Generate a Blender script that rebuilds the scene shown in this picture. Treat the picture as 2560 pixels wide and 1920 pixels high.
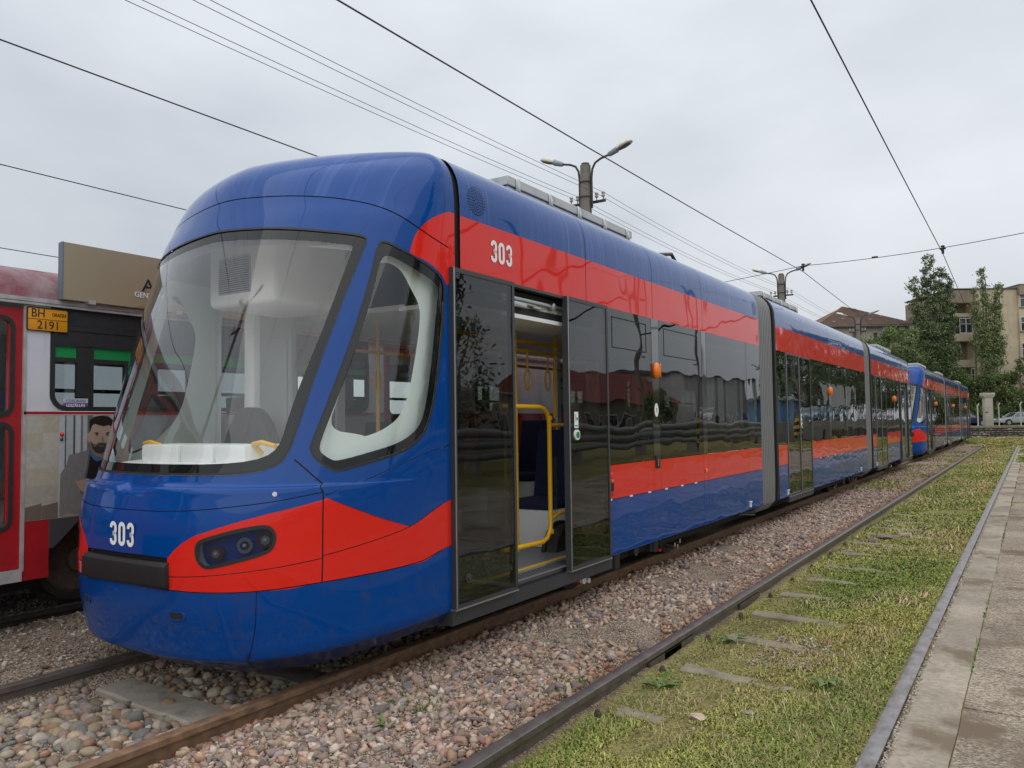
import bpy, bmesh, random
import numpy as np
from math import *
from mathutils import Vector, Matrix
from mathutils.geometry import delaunay_2d_cdt

for _o in list(bpy.data.objects): bpy.data.objects.remove(_o)
random.seed(11); rng = np.random.default_rng(11)
SC = bpy.context.scene; COL = SC.collection

# ------------------------------------------------------------------ camera
EYE = Vector((0, 0, 1.5)); YAW, PITCH, ROLL = radians(33.0), radians(2.72), radians(.75)
_fw = Vector((-sin(YAW)*cos(PITCH), cos(YAW)*cos(PITCH), sin(PITCH)))
_rt = Vector((cos(YAW), sin(YAW), 0)); _up = _rt.cross(_fw)
_r2 = _rt*cos(ROLL)-_up*sin(ROLL); _u2 = _up*cos(ROLL)+_rt*sin(ROLL)
cam = bpy.data.cameras.new('camera'); co = bpy.data.objects.new('camera', cam); COL.objects.link(co)
m = Matrix((_r2, _u2, -_fw)).transposed().to_4x4(); m.translation = EYE; co.matrix_world = m
cam.sensor_width = 36; cam.lens = 28.125; cam.clip_end = 2000; cam.clip_start = .05
SC.camera = co

# ------------------------------------------------------------------ sky, sun, exposure
SUN_EL, SUN_AZ = radians(58), radians(150)      # azimuth from +Y clockwise
W = bpy.data.worlds.new('World'); SC.world = W; W.use_nodes = True
nt = W.node_tree; nt.nodes.clear()
def N(nt, t, **k):
    n = nt.nodes.new(t)
    for a, b in k.items(): setattr(n, a, b)
    return n
_o = N(nt, 'ShaderNodeOutputWorld'); _b = N(nt, 'ShaderNodeBackground'); _b.inputs[1].default_value = .1
sky = N(nt, 'ShaderNodeTexSky', sky_type='NISHITA', sun_disc=False, sun_elevation=SUN_EL, sun_rotation=SUN_AZ)
tc = N(nt, 'ShaderNodeTexCoord'); mp = N(nt, 'ShaderNodeMapping'); mp.inputs['Scale'].default_value = (1.0, 1.0, 2.4)
no = N(nt, 'ShaderNodeTexNoise'); no.inputs['Scale'].default_value = 1.35; no.inputs['Detail'].default_value = 5; no.inputs['Roughness'].default_value = .5
cr = N(nt, 'ShaderNodeValToRGB'); cr.color_ramp.elements[0].position = .33; cr.color_ramp.elements[1].position = .68
cr.color_ramp.elements[0].color = (.65, .705, .775, 1); cr.color_ramp.elements[1].color = (1.04, 1.085, 1.13, 1)
sx = N(nt, 'ShaderNodeSeparateXYZ')
up = N(nt, 'ShaderNodeMapRange'); up.inputs[1].default_value = 0; up.inputs[2].default_value = 1; up.inputs[3].default_value = 5.6; up.inputs[4].default_value = 11.5   # overcast sky: brighter towards the zenith
ml = N(nt, 'ShaderNodeMixRGB', blend_type='MULTIPLY'); ml.inputs[0].default_value = 1
mx = N(nt, 'ShaderNodeMixRGB'); mx.inputs[0].default_value = .94
L = nt.links.new
L(tc.outputs['Generated'], mp.inputs[0]); L(mp.outputs[0], no.inputs[0]); L(no.outputs[0], cr.inputs[0])
L(tc.outputs['Generated'], sx.inputs[0]); L(sx.outputs[2], up.inputs[0])
L(cr.outputs[0], ml.inputs[1]); L(up.outputs[0], ml.inputs[2])
L(sky.outputs[0], mx.inputs[1]); L(ml.outputs[0], mx.inputs[2]); L(mx.outputs[0], _b.inputs[0]); L(_b.outputs[0], _o.inputs[0])
sl = bpy.data.lights.new('sun', 'SUN'); sl.energy = 1.2; sl.angle = radians(100); sl.color = (1, .96, .9)
so = bpy.data.objects.new('sun', sl); COL.objects.link(so)
_d = Vector((sin(SUN_AZ)*cos(SUN_EL), cos(SUN_AZ)*cos(SUN_EL), sin(SUN_EL)))
so.rotation_euler = _d.to_track_quat('Z', 'Y').to_euler(); so.location = (0, 0, 50)
SC.view_settings.view_transform = 'Standard'; SC.view_settings.look = 'None'
SC.view_settings.exposure = 0.2; SC.view_settings.gamma = 1
SC.render.engine = 'CYCLES'
SC.cycles.max_bounces = 8; SC.cycles.transparent_max_bounces = 16; SC.cycles.glossy_bounces = 4; SC.cycles.transmission_bounces = 4

# ------------------------------------------------------------------ helpers
def tag(o, label=None, cat=None, group=None, kind=None):
    for k, v in (('label', label), ('category', cat), ('group', group), ('kind', kind)):
        if v: o[k] = v
    return o
def empty(name, loc=(0, 0, 0), rz=0, label=None, cat=None, group=None, kind=None):
    o = bpy.data.objects.new(name, None); COL.objects.link(o); o.location = loc; o.rotation_euler = (0, 0, rz); o.empty_display_size = .2
    return tag(o, label, cat, group, kind)
def copy_tree(o, parent=None, label=None):
    c = o.copy(); COL.objects.link(c); c.parent = parent
    if label: c['label'] = label
    for ch in o.children: copy_tree(ch, c)
    return c
class MB:
    def __init__(s): s.v = []; s.f = []
    def add(s, vs, fs):
        b = len(s.v); s.v += [tuple(v) for v in vs]; s.f += [tuple(i+b for i in f) for f in fs]; return s
    def box(s, x0, x1, y0, y1, z0, z1):
        return s.add([(x0,y0,z0),(x1,y0,z0),(x1,y1,z0),(x0,y1,z0),(x0,y0,z1),(x1,y0,z1),(x1,y1,z1),(x0,y1,z1)],
                     [(0,3,2,1),(4,5,6,7),(0,1,5,4),(1,2,6,5),(2,3,7,6),(3,0,4,7)])
    def hexa(s, p):  # 8 points bottom ring then top ring
        return s.add(p, [(0,3,2,1),(4,5,6,7),(0,1,5,4),(1,2,6,5),(2,3,7,6),(3,0,4,7)])
    def loft(s, rings, cap=True, closed=True):
        n = len(rings[0]); vs = [p for r in rings for p in r]; fs = []
        for i in range(len(rings)-1):
            for j in range(n if closed else n-1):
                a = i*n+j; b = i*n+(j+1) % n; fs.append((a, b, b+n, a+n))
        if cap: fs.append(tuple(range(n-1, -1, -1))); fs.append(tuple(range((len(rings)-1)*n, len(rings)*n)))
        return s.add(vs, fs)
    def tube(s, pts, r, n=8, cap=True):
        pts = [Vector(p) for p in pts]; rs = r if isinstance(r, (list, tuple)) else [r]*len(pts)
        t0 = (pts[1]-pts[0]).normalized(); u = t0.orthogonal().normalized(); rings = []
        for i, p in enumerate(pts):
            t = (pts[min(i+1, len(pts)-1)]-pts[max(i-1, 0)]).normalized()
            u = (u-t*u.dot(t)).normalized(); w = t.cross(u)
            rings.append([p+(u*cos(2*pi*k/n)+w*sin(2*pi*k/n))*rs[i] for k in range(n)])
        return s.loft(rings, cap)
    def cyl(s, c, ax, r, h, n=16, r2=None):
        c = Vector(c); ax = Vector(ax).normalized(); return s.tube([c-ax*h/2, c+ax*h/2], [r, r if r2 is None else r2], n)
    def disc(s, c, nrm, r, n=14, ry=None):
        c = Vector(c); nrm = Vector(nrm).normalized(); zz = Vector((0, 0, 1)); u = nrm.cross(zz)
        u = u.normalized() if u.length > .01 else Vector((1, 0, 0)); w = u.cross(nrm); ry = ry or r
        return s.add([c+u*cos(2*pi*k/n)*r+w*sin(2*pi*k/n)*ry for k in range(n)], [tuple(range(n))])
    def ell(s, c, rx, ry, rz, n=14, m=8):
        vs = []; fs = []
        for i in range(m+1):
            a = pi*i/m
            for j in range(n): b = 2*pi*j/n; vs.append((c[0]+rx*sin(a)*cos(b), c[1]+ry*sin(a)*sin(b), c[2]+rz*cos(a)))
        for i in range(m):
            for j in range(n): fs.append((i*n+j, (i+1)*n+j, (i+1)*n+(j+1) % n, i*n+(j+1) % n))
        return s.add(vs, fs)
    def prism(s, poly, f0, f1):  # poly of 2-D points; f0/f1 map a 2-D point to the two ends
        return s.loft([[f0(p) for p in poly], [f1(p) for p in poly]])
    def build(s, name, mat, parent=None, smooth=False, bevel=0, seg=2, angle=40):
        me = bpy.data.meshes.new(name); me.from_pydata([tuple(v) for v in s.v], [], s.f)
        bm = bmesh.new(); bm.from_mesh(me); bmesh.ops.recalc_face_normals(bm, faces=bm.faces)
        if bevel:
            ed = [e for e in bm.edges if len(e.link_faces) == 2 and e.calc_face_angle(0) > radians(30)]
            bmesh.ops.bevel(bm, geom=ed, offset=bevel, segments=seg, profile=.5, affect='EDGES', clamp_overlap=True)
        bm.to_mesh(me); bm.free()
        if smooth or bevel:
            me.shade_smooth(); me.set_sharp_from_angle(angle=radians(angle))
        return link(name, me, mat, parent)
def link(name, me, mat, parent=None):
    if mat is not None and not me.materials: me.materials.append(mat)
    o = bpy.data.objects.new(name, me); COL.objects.link(o); o.parent = parent
    return o
def np_mesh(name, V, F, mat, parent=None, col=None, smooth=False):
    """V (n,3), F (m,k) -> mesh; col (n,3) a per-vertex material colour"""
    me = bpy.data.meshes.new(name); k = F.shape[1]
    me.vertices.add(len(V)); me.vertices.foreach_set('co', V.astype(np.float32).ravel())
    me.loops.add(F.size); me.loops.foreach_set('vertex_index', F.astype(np.int32).ravel())
    me.polygons.add(len(F)); me.polygons.foreach_set('loop_start', np.arange(0, F.size, k, dtype=np.int32))
    me.polygons.foreach_set('loop_total', np.full(len(F), k, np.int32))
    if smooth: me.polygons.foreach_set('use_smooth', np.ones(len(F), bool))
    me.update(calc_edges=True)
    if col is not None:
        a = me.color_attributes.new('tint', 'FLOAT_COLOR', 'POINT')
        a.data.foreach_set('color', np.concatenate([col, np.ones((len(V), 1))], 1).astype(np.float32).ravel())
    return link(name, me, mat, parent)
_txt = {}
def text_mesh(s, size, extrude=.0015, xs=1.0):
    key = (s, size, xs)
    if key in _txt: return _txt[key]
    cu = bpy.data.curves.new('lettering', 'FONT'); cu.body = s; cu.size = size; cu.extrude = extrude; cu.align_x = 'CENTER'; cu.align_y = 'CENTER'
    o = bpy.data.objects.new('lettering', cu); COL.objects.link(o); bpy.context.view_layer.update()
    me = bpy.data.meshes.new_from_object(o.evaluated_get(bpy.context.evaluated_depsgraph_get()))
    me.transform(Matrix.Diagonal((xs, 1, 1, 1)))
    bpy.data.objects.remove(o); _txt[key] = me
    return me
FACE_X = Matrix(((0, 0, 1), (1, 0, 0), (0, 1, 0))).to_4x4()     # text plane -> facing +X, reading along +Y
FACE_NY = Matrix(((1, 0, 0), (0, 0, -1), (0, 1, 0))).to_4x4()   # facing -Y, reading along +X
def text(s, size, loc, face, mat, parent, xs=1.0, name='lettering', scale=1):
    me = text_mesh(s, size, xs=xs).copy(); me.transform(face); me.materials.clear()
    o = link(name, me, mat, parent); o.location = loc; return o
def digits303(h, loc, face, mat, parent):
    """condensed '303' built from broad strokes"""
    w = h*.50; t = h*.17; mb = MB()
    def ribbon(pts, closed=False, t=t):
        n = len(pts); P = [Vector(p) for p in pts]; Lr = []
        for i in range(n):
            a = P[(i-1) % n] if closed or i else P[i]; b = P[(i+1) % n] if closed or i < n-1 else P[i]
            d = (b-a).normalized(); q = Vector((-d.y, d.x))
            Lr.append((P[i]+q*t/2, P[i]-q*t/2))
        vs = [Vector((p.x, p.y, .0015)) for lr in Lr for p in lr]; fs = []
        for i in range(n if closed else n-1):
            j = (i+1) % n; fs.append((2*i, 2*i+1, 2*j+1, 2*j))
        mb.add(vs, fs)
    def arc(cx, cy, rx, ry, a0, a1, n=12): return [(cx+rx*cos(radians(a0+(a1-a0)*i/n)), cy+ry*sin(radians(a0+(a1-a0)*i/n))) for i in range(n+1)]
    r = (w-t)/2; H = h/2-t/2
    def three(ox):
        q = .27*h
        ribbon([(ox-r, H-r-.02*h)]+arc(ox, H-r, r, r, 165, 0)+[(ox+r, .12*h)]+arc(ox-.02*h, .10*h, r, .10*h, 0, -80, 6)+[(ox-.05*h, .0)])
        ribbon([(ox-.05*h, 0)]+arc(ox-.02*h, -.10*h, r, .10*h, 80, 0, 6)+[(ox+r, -H+r)]+arc(ox, -H+r, r, r, 0, -165)+[(ox-r, -H+r+.02*h)])
    def zero(ox): ribbon(arc(ox, H-r, r, r, 180, 0)+arc(ox, -H+r, r, r, 0, -180), True)
    s = w+h*.12
    three(-s); zero(0); three(s)
    me = bpy.data.meshes.new('number'); me.from_pydata([tuple(v) for v in mb.v], [], mb.f); me.transform(face)
    o = link('number', me, mat, parent); o.location = loc; return o

# ------------------------------------------------------------------ materials
def mat(name, col, rough=.5, metal=0., coat=0., var=0., vs=6., bump=0., bs=30., dirt=None, ds=4., dthr=.55, dmap=(1, 1, 1), attr=None, wave=0., spec=.5, emit=0.):
    mt = bpy.data.materials.new(name); mt.use_nodes = True; nt = mt.node_tree; nt.nodes.clear(); L = nt.links.new
    out = N(nt, 'ShaderNodeOutputMaterial'); b = N(nt, 'ShaderNodeBsdfPrincipled'); L(b.outputs[0], out.inputs[0])
    b.inputs['Roughness'].default_value = rough; b.inputs['Metallic'].default_value = metal
    b.inputs['Specular IOR Level'].default_value = spec
    if coat: b.inputs['Coat Weight'].default_value = coat; b.inputs['Coat Roughness'].default_value = .03; b.inputs['Coat IOR'].default_value = 1.37
    tc = N(nt, 'ShaderNodeTexCoord'); c = (*col, 1); src = None
    if attr:
        a = N(nt, 'ShaderNodeAttribute', attribute_name=attr); src = a.outputs[0]
    if var:
        n = N(nt, 'ShaderNodeTexNoise'); n.inputs['Scale'].default_value = vs; n.inputs['Detail'].default_value = 5; n.inputs['Roughness'].default_value = .6; L(tc.outputs['Object'], n.inputs[0])
        r = N(nt, 'ShaderNodeMapRange'); r.inputs[1].default_value = .25; r.inputs[2].default_value = .75; r.inputs[3].default_value = 1-var; r.inputs[4].default_value = 1+var; L(n.outputs[0], r.inputs[0])
        mm = N(nt, 'ShaderNodeMixRGB', blend_type='MULTIPLY'); mm.inputs[0].default_value = 1
        if src: L(src, mm.inputs[1])
        else: mm.inputs[1].default_value = c
        L(r.outputs[0], mm.inputs[2]); src = mm.outputs[0]
    if dirt:
        mp = N(nt, 'ShaderNodeMapping'); mp.inputs['Scale'].default_value = dmap; L(tc.outputs['Object'], mp.inputs[0])
        n = N(nt, 'ShaderNodeTexNoise'); n.inputs['Scale'].default_value = ds; n.inputs['Detail'].default_value = 6; n.inputs['Roughness'].default_value = .65; L(mp.outputs[0], n.inputs[0])
        r = N(nt, 'ShaderNodeMapRange'); r.inputs[1].default_value = dthr; r.inputs[2].default_value = dthr+.22; r.inputs[3].default_value = 0; r.inputs[4].default_value = dirt[3] if len(dirt) > 3 else .7; L(n.outputs[0], r.inputs[0])
        mm = N(nt, 'ShaderNodeMixRGB'); L(r.outputs[0], mm.inputs[0])
        if src: L(src, mm.inputs[1])
        else: mm.inputs[1].default_value = c
        mm.inputs[2].default_value = (*dirt[:3], 1); src = mm.outputs[0]
    if src: L(src, b.inputs['Base Color'])
    else: b.inputs['Base Color'].default_value = c
    if bump:
        n = N(nt, 'ShaderNodeTexNoise'); n.inputs['Scale'].default_value = bs; n.inputs['Detail'].default_value = 4; L(tc.outputs['Object'], n.inputs[0])
        bp = N(nt, 'ShaderNodeBump'); bp.inputs['Strength'].default_value = 1; bp.inputs['Distance'].default_value = bump; L(n.outputs[0], bp.inputs['Height']); L(bp.outputs[0], b.inputs['Normal'])
    if wave:
        n = N(nt, 'ShaderNodeTexNoise'); n.inputs['Scale'].default_value = 1.6; n.inputs['Detail'].default_value = 1; L(tc.outputs['Object'], n.inputs[0])
        bp = N(nt, 'ShaderNodeBump'); bp.inputs['Strength'].default_value = 1; bp.inputs['Distance'].default_value = wave; L(n.outputs[0], bp.inputs['Height'])
        L(bp.outputs[0], b.inputs['Normal']); L(bp.outputs[0], b.inputs['Coat Normal'])
    if emit: b.inputs['Emission Color'].default_value = c; b.inputs['Emission Strength'].default_value = emit
    return mt
def glass(name, tint, ior=1.5, wave=0., boost=1.0, back=(0, 0, 0)):
    mt = bpy.data.materials.new(name); mt.use_nodes = True; nt = mt.node_tree; nt.nodes.clear(); L = nt.links.new
    out = N(nt, 'ShaderNodeOutputMaterial'); mx = N(nt, 'ShaderNodeMixShader'); tr = N(nt, 'ShaderNodeBsdfTransparent'); gl = N(nt, 'ShaderNodeBsdfGlossy'); fr = N(nt, 'ShaderNodeFresnel')
    tr.inputs[0].default_value = (*tint, 1); gl.inputs['Roughness'].default_value = .0; gl.inputs[0].default_value = (.97, .98, 1, 1); ge = N(nt, 'ShaderNodeNewGeometry'); io = N(nt, 'ShaderNodeMapRange'); io.inputs[3].default_value = ior; io.inputs[4].default_value = 1/ior   # same reflectance from both sides of the pane
    L(ge.outputs['Backfacing'], io.inputs[0]); L(io.outputs[0], fr.inputs[0])
    mu = N(nt, 'ShaderNodeMath', operation='MULTIPLY', use_clamp=True); mu.inputs[1].default_value = boost
    L(fr.outputs[0], mu.inputs[0]); L(mu.outputs[0], mx.inputs[0]); L(tr.outputs[0], mx.inputs[1]); L(gl.outputs[0], mx.inputs[2]); L(mx.outputs[0], out.inputs[0])
    if wave:
        tc = N(nt, 'ShaderNodeTexCoord'); n = N(nt, 'ShaderNodeTexNoise'); n.inputs['Scale'].default_value = 1.5; n.inputs['Detail'].default_value = 1; L(tc.outputs['Object'], n.inputs[0])
        bp = N(nt, 'ShaderNodeBump'); bp.inputs['Strength'].default_value = 1; bp.inputs['Distance'].default_value = wave; L(n.outputs[0], bp.inputs['Height']); L(bp.outputs[0], gl.inputs['Normal'])
    return mt
BLUE = (.0006, .053, .255); RED = (.70, .021, .013)
mt_blue = mat('blue_paint', BLUE, .35, coat=1, spec=.02, wave=.010, dirt=(.04, .065, .19, .5), ds=2.6, dthr=.47)
mt_blue_cab = mat('blue_paint_cab', BLUE, .35, coat=1, spec=.02, dirt=(.02, .06, .27, .3), ds=3, dthr=.55, dmap=(1, 1, .4))
mt_blue_roof = mat('blue_paint_roof', BLUE, .4, coat=1, spec=.02, dirt=(.17, .28, .48, .65), ds=1.0, dthr=.54, dmap=(.45, 48, .45), wave=.004)
mt_blue_cap = mat('blue_paint_cap', BLUE, .4, coat=1, spec=.02, dirt=(.06, .14, .40, .42), ds=1.0, dthr=.5, dmap=(26, .6, .6))
mt_blue_low = mat('blue_paint_dusty', BLUE, .4, coat=.8, spec=.02, dirt=(.04, .05, .11, .6), ds=11, dthr=.52)
mt_red = mat('red_paint', RED, .35, coat=1, spec=.02, wave=.010, dirt=(.50, .05, .045, .3), ds=2.5, dthr=.52, dmap=(1, 3, .6))
mt_red_cab = mat('red_paint_cab', RED, .35, coat=1, spec=.02, dirt=(.52, .04, .04, .25), ds=4, dthr=.55)
mt_seal = mat('black_rubber', (.012, .012, .013), .5)
mt_groove = mat('panel_gap', (.006, .008, .02), .7)
mt_skin = mat('dark_underskin', (.01, .01, .012), .8)
mt_buffer = mat('black_buffer_rubber', (.010, .0095, .0105), .6, bump=.001, bs=120)
mt_frit = mat('dark_glass_border', (.008, .009, .010), .03, spec=.42)
mt_ws = glass('windscreen_glass', (.97, .99, .98), 1.5, boost=1.9)
mt_tint = glass('tinted_window_glass', (.34, .35, .34), 1.5, wave=.0065, boost=1.15)
mt_door = glass('tinted_door_glass', (.40, .41, .40), 1.5, wave=.005, boost=1.1)
mt_clear = glass('clear_glass', (.94, .96, .95), 1.5)
mt_dkpanel = mat('black_gloss_panel', (.008, .008, .009), .06, coat=1, spec=.6, wave=.005)
mt_gray = mat('dark_grey_frame', (.04, .042, .046), .4)
mt_alu = mat('aluminium', (.55, .56, .57), .35, metal=.9)
mt_mint = mat('pale_mint_liner', (.66, .73, .68), .5)
mt_ceil = mat('grey_ceiling', (.22, .23, .23), .5)
mt_head = mat('dark_headliner', (.22, .225, .225), .7)
mt_white = mat('white_plastic', (.82, .83, .82), .45)
mt_lgray = mat('light_grey_plastic', (.38, .4, .4), .5)
mt_bright = mat('white_enamel', (.92, .93, .92), .4)
mt_chin = mat('dusty_chin_dark_reflection', (.010, .030, .12), .45, coat=.5, spec=.05, dirt=(.055, .05, .06, .8), ds=16, dthr=.44)  # dark ground reflection painted into the base blue, with dust speckle over it
mt_mid = mat('grey_partition', (.27, .29, .29), .5)
mt_dkchrome = mat('dull_reflector', (.20, .21, .23), .3, metal=.6)
mt_floor = mat('grey_vinyl_floor', (.20, .205, .215), .5, var=.1, vs=60)
mt_yel = mat('yellow_handrail', (.78, .42, .01), .35, coat=.3)
mt_yelline = mat('yellow_step_edge', (.6, .38, .03), .6)
mt_navy = mat('navy_seat_fabric', (.012, .016, .05), .9, var=.5, vs=90)
mt_black = mat('matt_black', (.012, .012, .012), .7)
mt_orange = mat('orange_lamp', (.85, .2, .005), .2, coat=.6)
mt_redlens = mat('red_lamp_lens', (.09, .006, .010), .15, coat=1)
mt_chrome = mat('chrome', (.75, .75, .76), .15, metal=1)
mt_num = mat('white_lettering', (.85, .86, .88), .5)
mt_roofbox = mat('grey_roof_box', (.50, .51, .5), .5, var=.08, vs=4, dirt=(.2, .2, .19), ds=5)
mt_lens = glass('blue_lens', (.55, .60, .75), 1.5, boost=1.5)
mt_rib = mat('bellows_grey', (.23, .23, .235), .35, spec=.4)
mt_ribdk = mat('bellows_fold', (.02, .02, .021), .7)
mt_steel = mat('oily_steel', (.05, .045, .04), .5, metal=.5, var=.4, vs=12)
mt_under = mat('underframe_black', (.014, .013, .013), .75)
# ------------------------------------------------------------------ the articulated blue tram (local frame: nose at y=0)
XC, Y0, YB = -4.32, 2.6, 4.06
TAB = np.array([ # height, nose position, half width, roundness exponent
(.14,2.86,1.10,2.7),(.225,2.705,1.175,2.7),(.24,2.68,1.19,2.7),(.26,2.67,1.20,2.7),(.32,2.655,1.21,2.7),(.55,2.61,1.21,2.7),(.75,2.60,1.21,2.7),(.95,2.61,1.21,2.7),(1.1,2.645,1.21,2.75),
(1.160,2.662,1.21,2.75),(1.172,2.722,1.21,2.75),(1.20,2.738,1.21,2.75),(1.5,2.82,1.21,2.65),(1.95,2.955,1.21,2.6),(2.4,3.10,1.21,2.5),(2.74,3.222,1.21,2.35),
(2.86,3.265,1.21,2.15),(3.0,3.312,1.205,1.95),(3.1,3.357,1.19,1.78),(3.18,3.42,1.155,1.62),(3.245,3.525,1.10,1.53),(3.28,3.69,1.03,1.52),(3.298,3.786,.93,1.52),(3.306,3.835,.80,1.52),(3.311,3.89,.60,1.52),(3.315,4.06,.0,1.52)])
ZT = 3.315
def pchip(x, y, xi):
    h = np.diff(x); d = np.diff(y)/h; m = np.zeros_like(y)
    for k in range(1, len(x)-1):
        if d[k-1]*d[k] > 0:
            w1 = 2*h[k]+h[k-1]; w2 = h[k]+2*h[k-1]; m[k] = (w1+w2)/(w1/d[k-1]+w2/d[k])
    m[0] = d[0]; m[-1] = d[-1]
    k = np.clip(np.searchsorted(x, xi)-1, 0, len(h)-1); t = (xi-x[k])/h[k]
    return (1+2*t)*(1-t)**2*y[k]+t*(1-t)**2*h[k]*m[k]+t*t*(3-2*t)*y[k+1]+t*t*(t-1)*h[k]*m[k+1]
def SURF(phi, z):   # cab skin: plan angle (0 nose .. 90 deg side), height -> local point
    yf = pchip(TAB[:, 0], TAB[:, 1], z); w = pchip(TAB[:, 0], TAB[:, 2], z); n = pchip(TAB[:, 0], TAB[:, 3], z)
    s = np.sin(phi); c = np.cos(phi)
    x = w*np.sign(s)*np.abs(s)**(2/n); y = YB-(YB-yf)*np.abs(c)**(2/n)-Y0
    zz = z+.08*s**4*np.maximum(0, (.6-z)/.46)-.026/(1+np.exp((np.abs(x)-.14)/.010))*np.exp(-((z-1.168)/.032)**2)   # hand notch in the ledge
    return np.stack([x, y, zz], -1)
def SNRM(phi, z):
    p = np.clip(phi, 2e-3, pi/2-2e-3); q = np.clip(z, .141, ZT-.0012); e = 5e-4
    n = np.cross(SURF(p+e, q)-SURF(p-e, q), SURF(p, q+e)-SURF(p, q-e))
    n /= np.linalg.norm(n, axis=-1, keepdims=True)+1e-12
    n[phi < 1e-3, 0] = 0; n[phi > pi/2-1e-3, 1] = 0
    n[z > ZT-.0015] = (0, 0, 1)
    return n/(np.linalg.norm(n, axis=-1, keepdims=True)+1e-12)
WS_O = [(-4,2.742),(0,2.742),(12.46,2.718),(25.91,2.688),(38.66,2.657),(49.78,2.636),(53.52,2.626),(55.36,2.607),(55.17,2.561),(50.41,2.224),(45.33,1.756),(43.31,1.527),(42.09,1.408),(40.94,1.339),(39.41,1.296),(36.98,1.267),(31.3,1.24),(23.09,1.228),(14.53,1.224),(0,1.222),(-4,1.222)]
WS_I = [(-4,2.666),(0,2.666),(13.5,2.636),(26.9,2.609),(39.8,2.581),(48.67,2.562),(50.3,2.556),(50.34,2.524),(45.44,2.071),(40.86,1.716),(39.17,1.524),(38.46,1.415),(36.2,1.346),(30.43,1.307),(19.26,1.289),(0,1.285),(-4,1.285)]
SW_O = [(59.35,2.561),(60.67,2.598),(63.08,2.597),(68.26,2.568),(75.12,2.529),(82.87,2.479),(87.0,2.439),(88.6,2.391),(88.95,2.317),(88.4,2.119),(87.4,1.848),(86.1,1.625),(84.6,1.489),(82.19,1.398),(77.59,1.331),(69.7,1.289),(62.03,1.253),(57.04,1.234),(54.89,1.243),(52.0,1.274),(49.08,1.312),(47.65,1.35),(47.22,1.387),(48.12,1.442),(50.34,1.611),(53.6,1.863),(56.83,2.154),(58.8,2.413)]
SW_I = [(61.4,2.447),(62.59,2.501),(63.87,2.508),(66.67,2.502),(73.3,2.461),(80.82,2.414),(85.3,2.379),(86.5,2.339),(86.15,2.22),(85.04,1.897),(83.76,1.645),(82.38,1.51),(79.84,1.44),(75.13,1.383),(66.67,1.34),(56.45,1.295),(54.29,1.305),(50.88,1.344),(50.23,1.377),(50.77,1.432),(53.76,1.65),(57.22,1.903),(60.42,2.228)]
SW_T = [(61.5,2.45),(63.2,2.49),(68,2.485),(73.5,2.44),(78.5,2.33),(82.7,2.24),(83.2,2.12),(81.6,1.85),(80.0,1.66),(77.6,1.54),(72.5,1.47),(66,1.43),(64.5,1.445),(52.6,1.48),(54.5,1.66),(57.6,1.90),(60.9,2.22)]
SW_F = [(61.4,2.447),(63.2,2.49),(68,2.485),(73.5,2.44),(78.5,2.33),(82.7,2.24),(83.2,2.12),(81.6,1.85),(80,1.66),(77.6,1.54),(72.5,1.44),(66,1.36),(56.45,1.31),(51,1.36),(53.76,1.65),(57.2,1.9),(60.4,2.23)]
RED_L = [(12.35,.787),(14.2,.832),(16.82,.877),(20.49,.917),(26.7,.956),(34.14,.997),(41.42,1.031),(48.73,1.059),(55.83,1.09),(56.27,1.099),(80.51,.887),(84.93,.939),(91,1.031),(91,.736),(84.87,.67),(82.95,.663),(56.06,.646),(46.98,.625),(38.14,.621),(29.6,.62),(21.77,.618),(12.58,.62)]
RED_U = [(73.1,2.535),(73.5,2.59),(74.2,2.64),(75.3,2.68),(76.86,2.714),(79,2.752),(81.53,2.787),(84.6,2.817),(87.95,2.845),(91,2.862),(91,2.42),(89.64,2.38),(88,2.435),(84.2,2.485),(79,2.515)]
HL = [(20.66,.85),(20.9,.875),(21.85,.895),(24.77,.914),(31.88,.951),(39.32,.973),(41.9,.963),(43.3,.93),(43.66,.885),(42.65,.836),(40.23,.81),(32.3,.772),(25.12,.741),(23.02,.748),(21.4,.78),(20.75,.82)]
def shrink(P, k, ax=1.4):   # inset a closed outline by k metres (approximately)
    a = np.array(P, float); sc = np.array([2.0/90, 1.0]); q = a*sc; c = q.mean(0); n = len(q); o = []
    area = sum(q[i, 0]*q[(i+1) % n, 1]-q[(i+1) % n, 0]*q[i, 1] for i in range(n))
    for i in range(n):
        d = q[(i+1) % n]-q[i-1]; d /= np.linalg.norm(d)+1e-9; nn = np.array([-d[1], d[0]])*(1 if area > 0 else -1)
        o.append((q[i]+nn*k)/sc)
    return [tuple(p) for p in o]
def chaikin(P, it=1, closed=True):
    for _ in range(it):
        Q = []; n = len(P)
        for i in range(n if closed else n-1):
            a, b = P[i], P[(i+1) % n]
            Q += [(a[0]*.75+b[0]*.25, a[1]*.75+b[1]*.25), (a[0]*.25+b[0]*.75, a[1]*.25+b[1]*.75)]
        P = Q if closed else [P[0]]+Q[1:-1]+[P[-1]]
    return P
def strip(P, w):            # thin ribbon outline of half width w metres along an open line
    P = chaikin(P, 2, False)
    a = np.array(P, float); f = np.radians(np.clip(a[:, 0], .3, 89.5)); e = 2e-3
    mu = np.linalg.norm(SURF(f+e, a[:, 1])-SURF(f-e, a[:, 1]), axis=1)/(2*e)*pi/180
    mz = np.linalg.norm(SURF(f, a[:, 1]+e)-SURF(f, a[:, 1]-e), axis=1)/(2*e)
    d = np.gradient(a, axis=0); t = np.stack([d[:, 0]*mu, d[:, 1]*mz], 1); t /= np.linalg.norm(t, axis=1, keepdims=True)
    n = np.stack([-t[:, 1]/mu, t[:, 0]/mz], 1)*w
    return [tuple(p) for p in np.concatenate([a+n, (a-n)[::-1]])]
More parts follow.
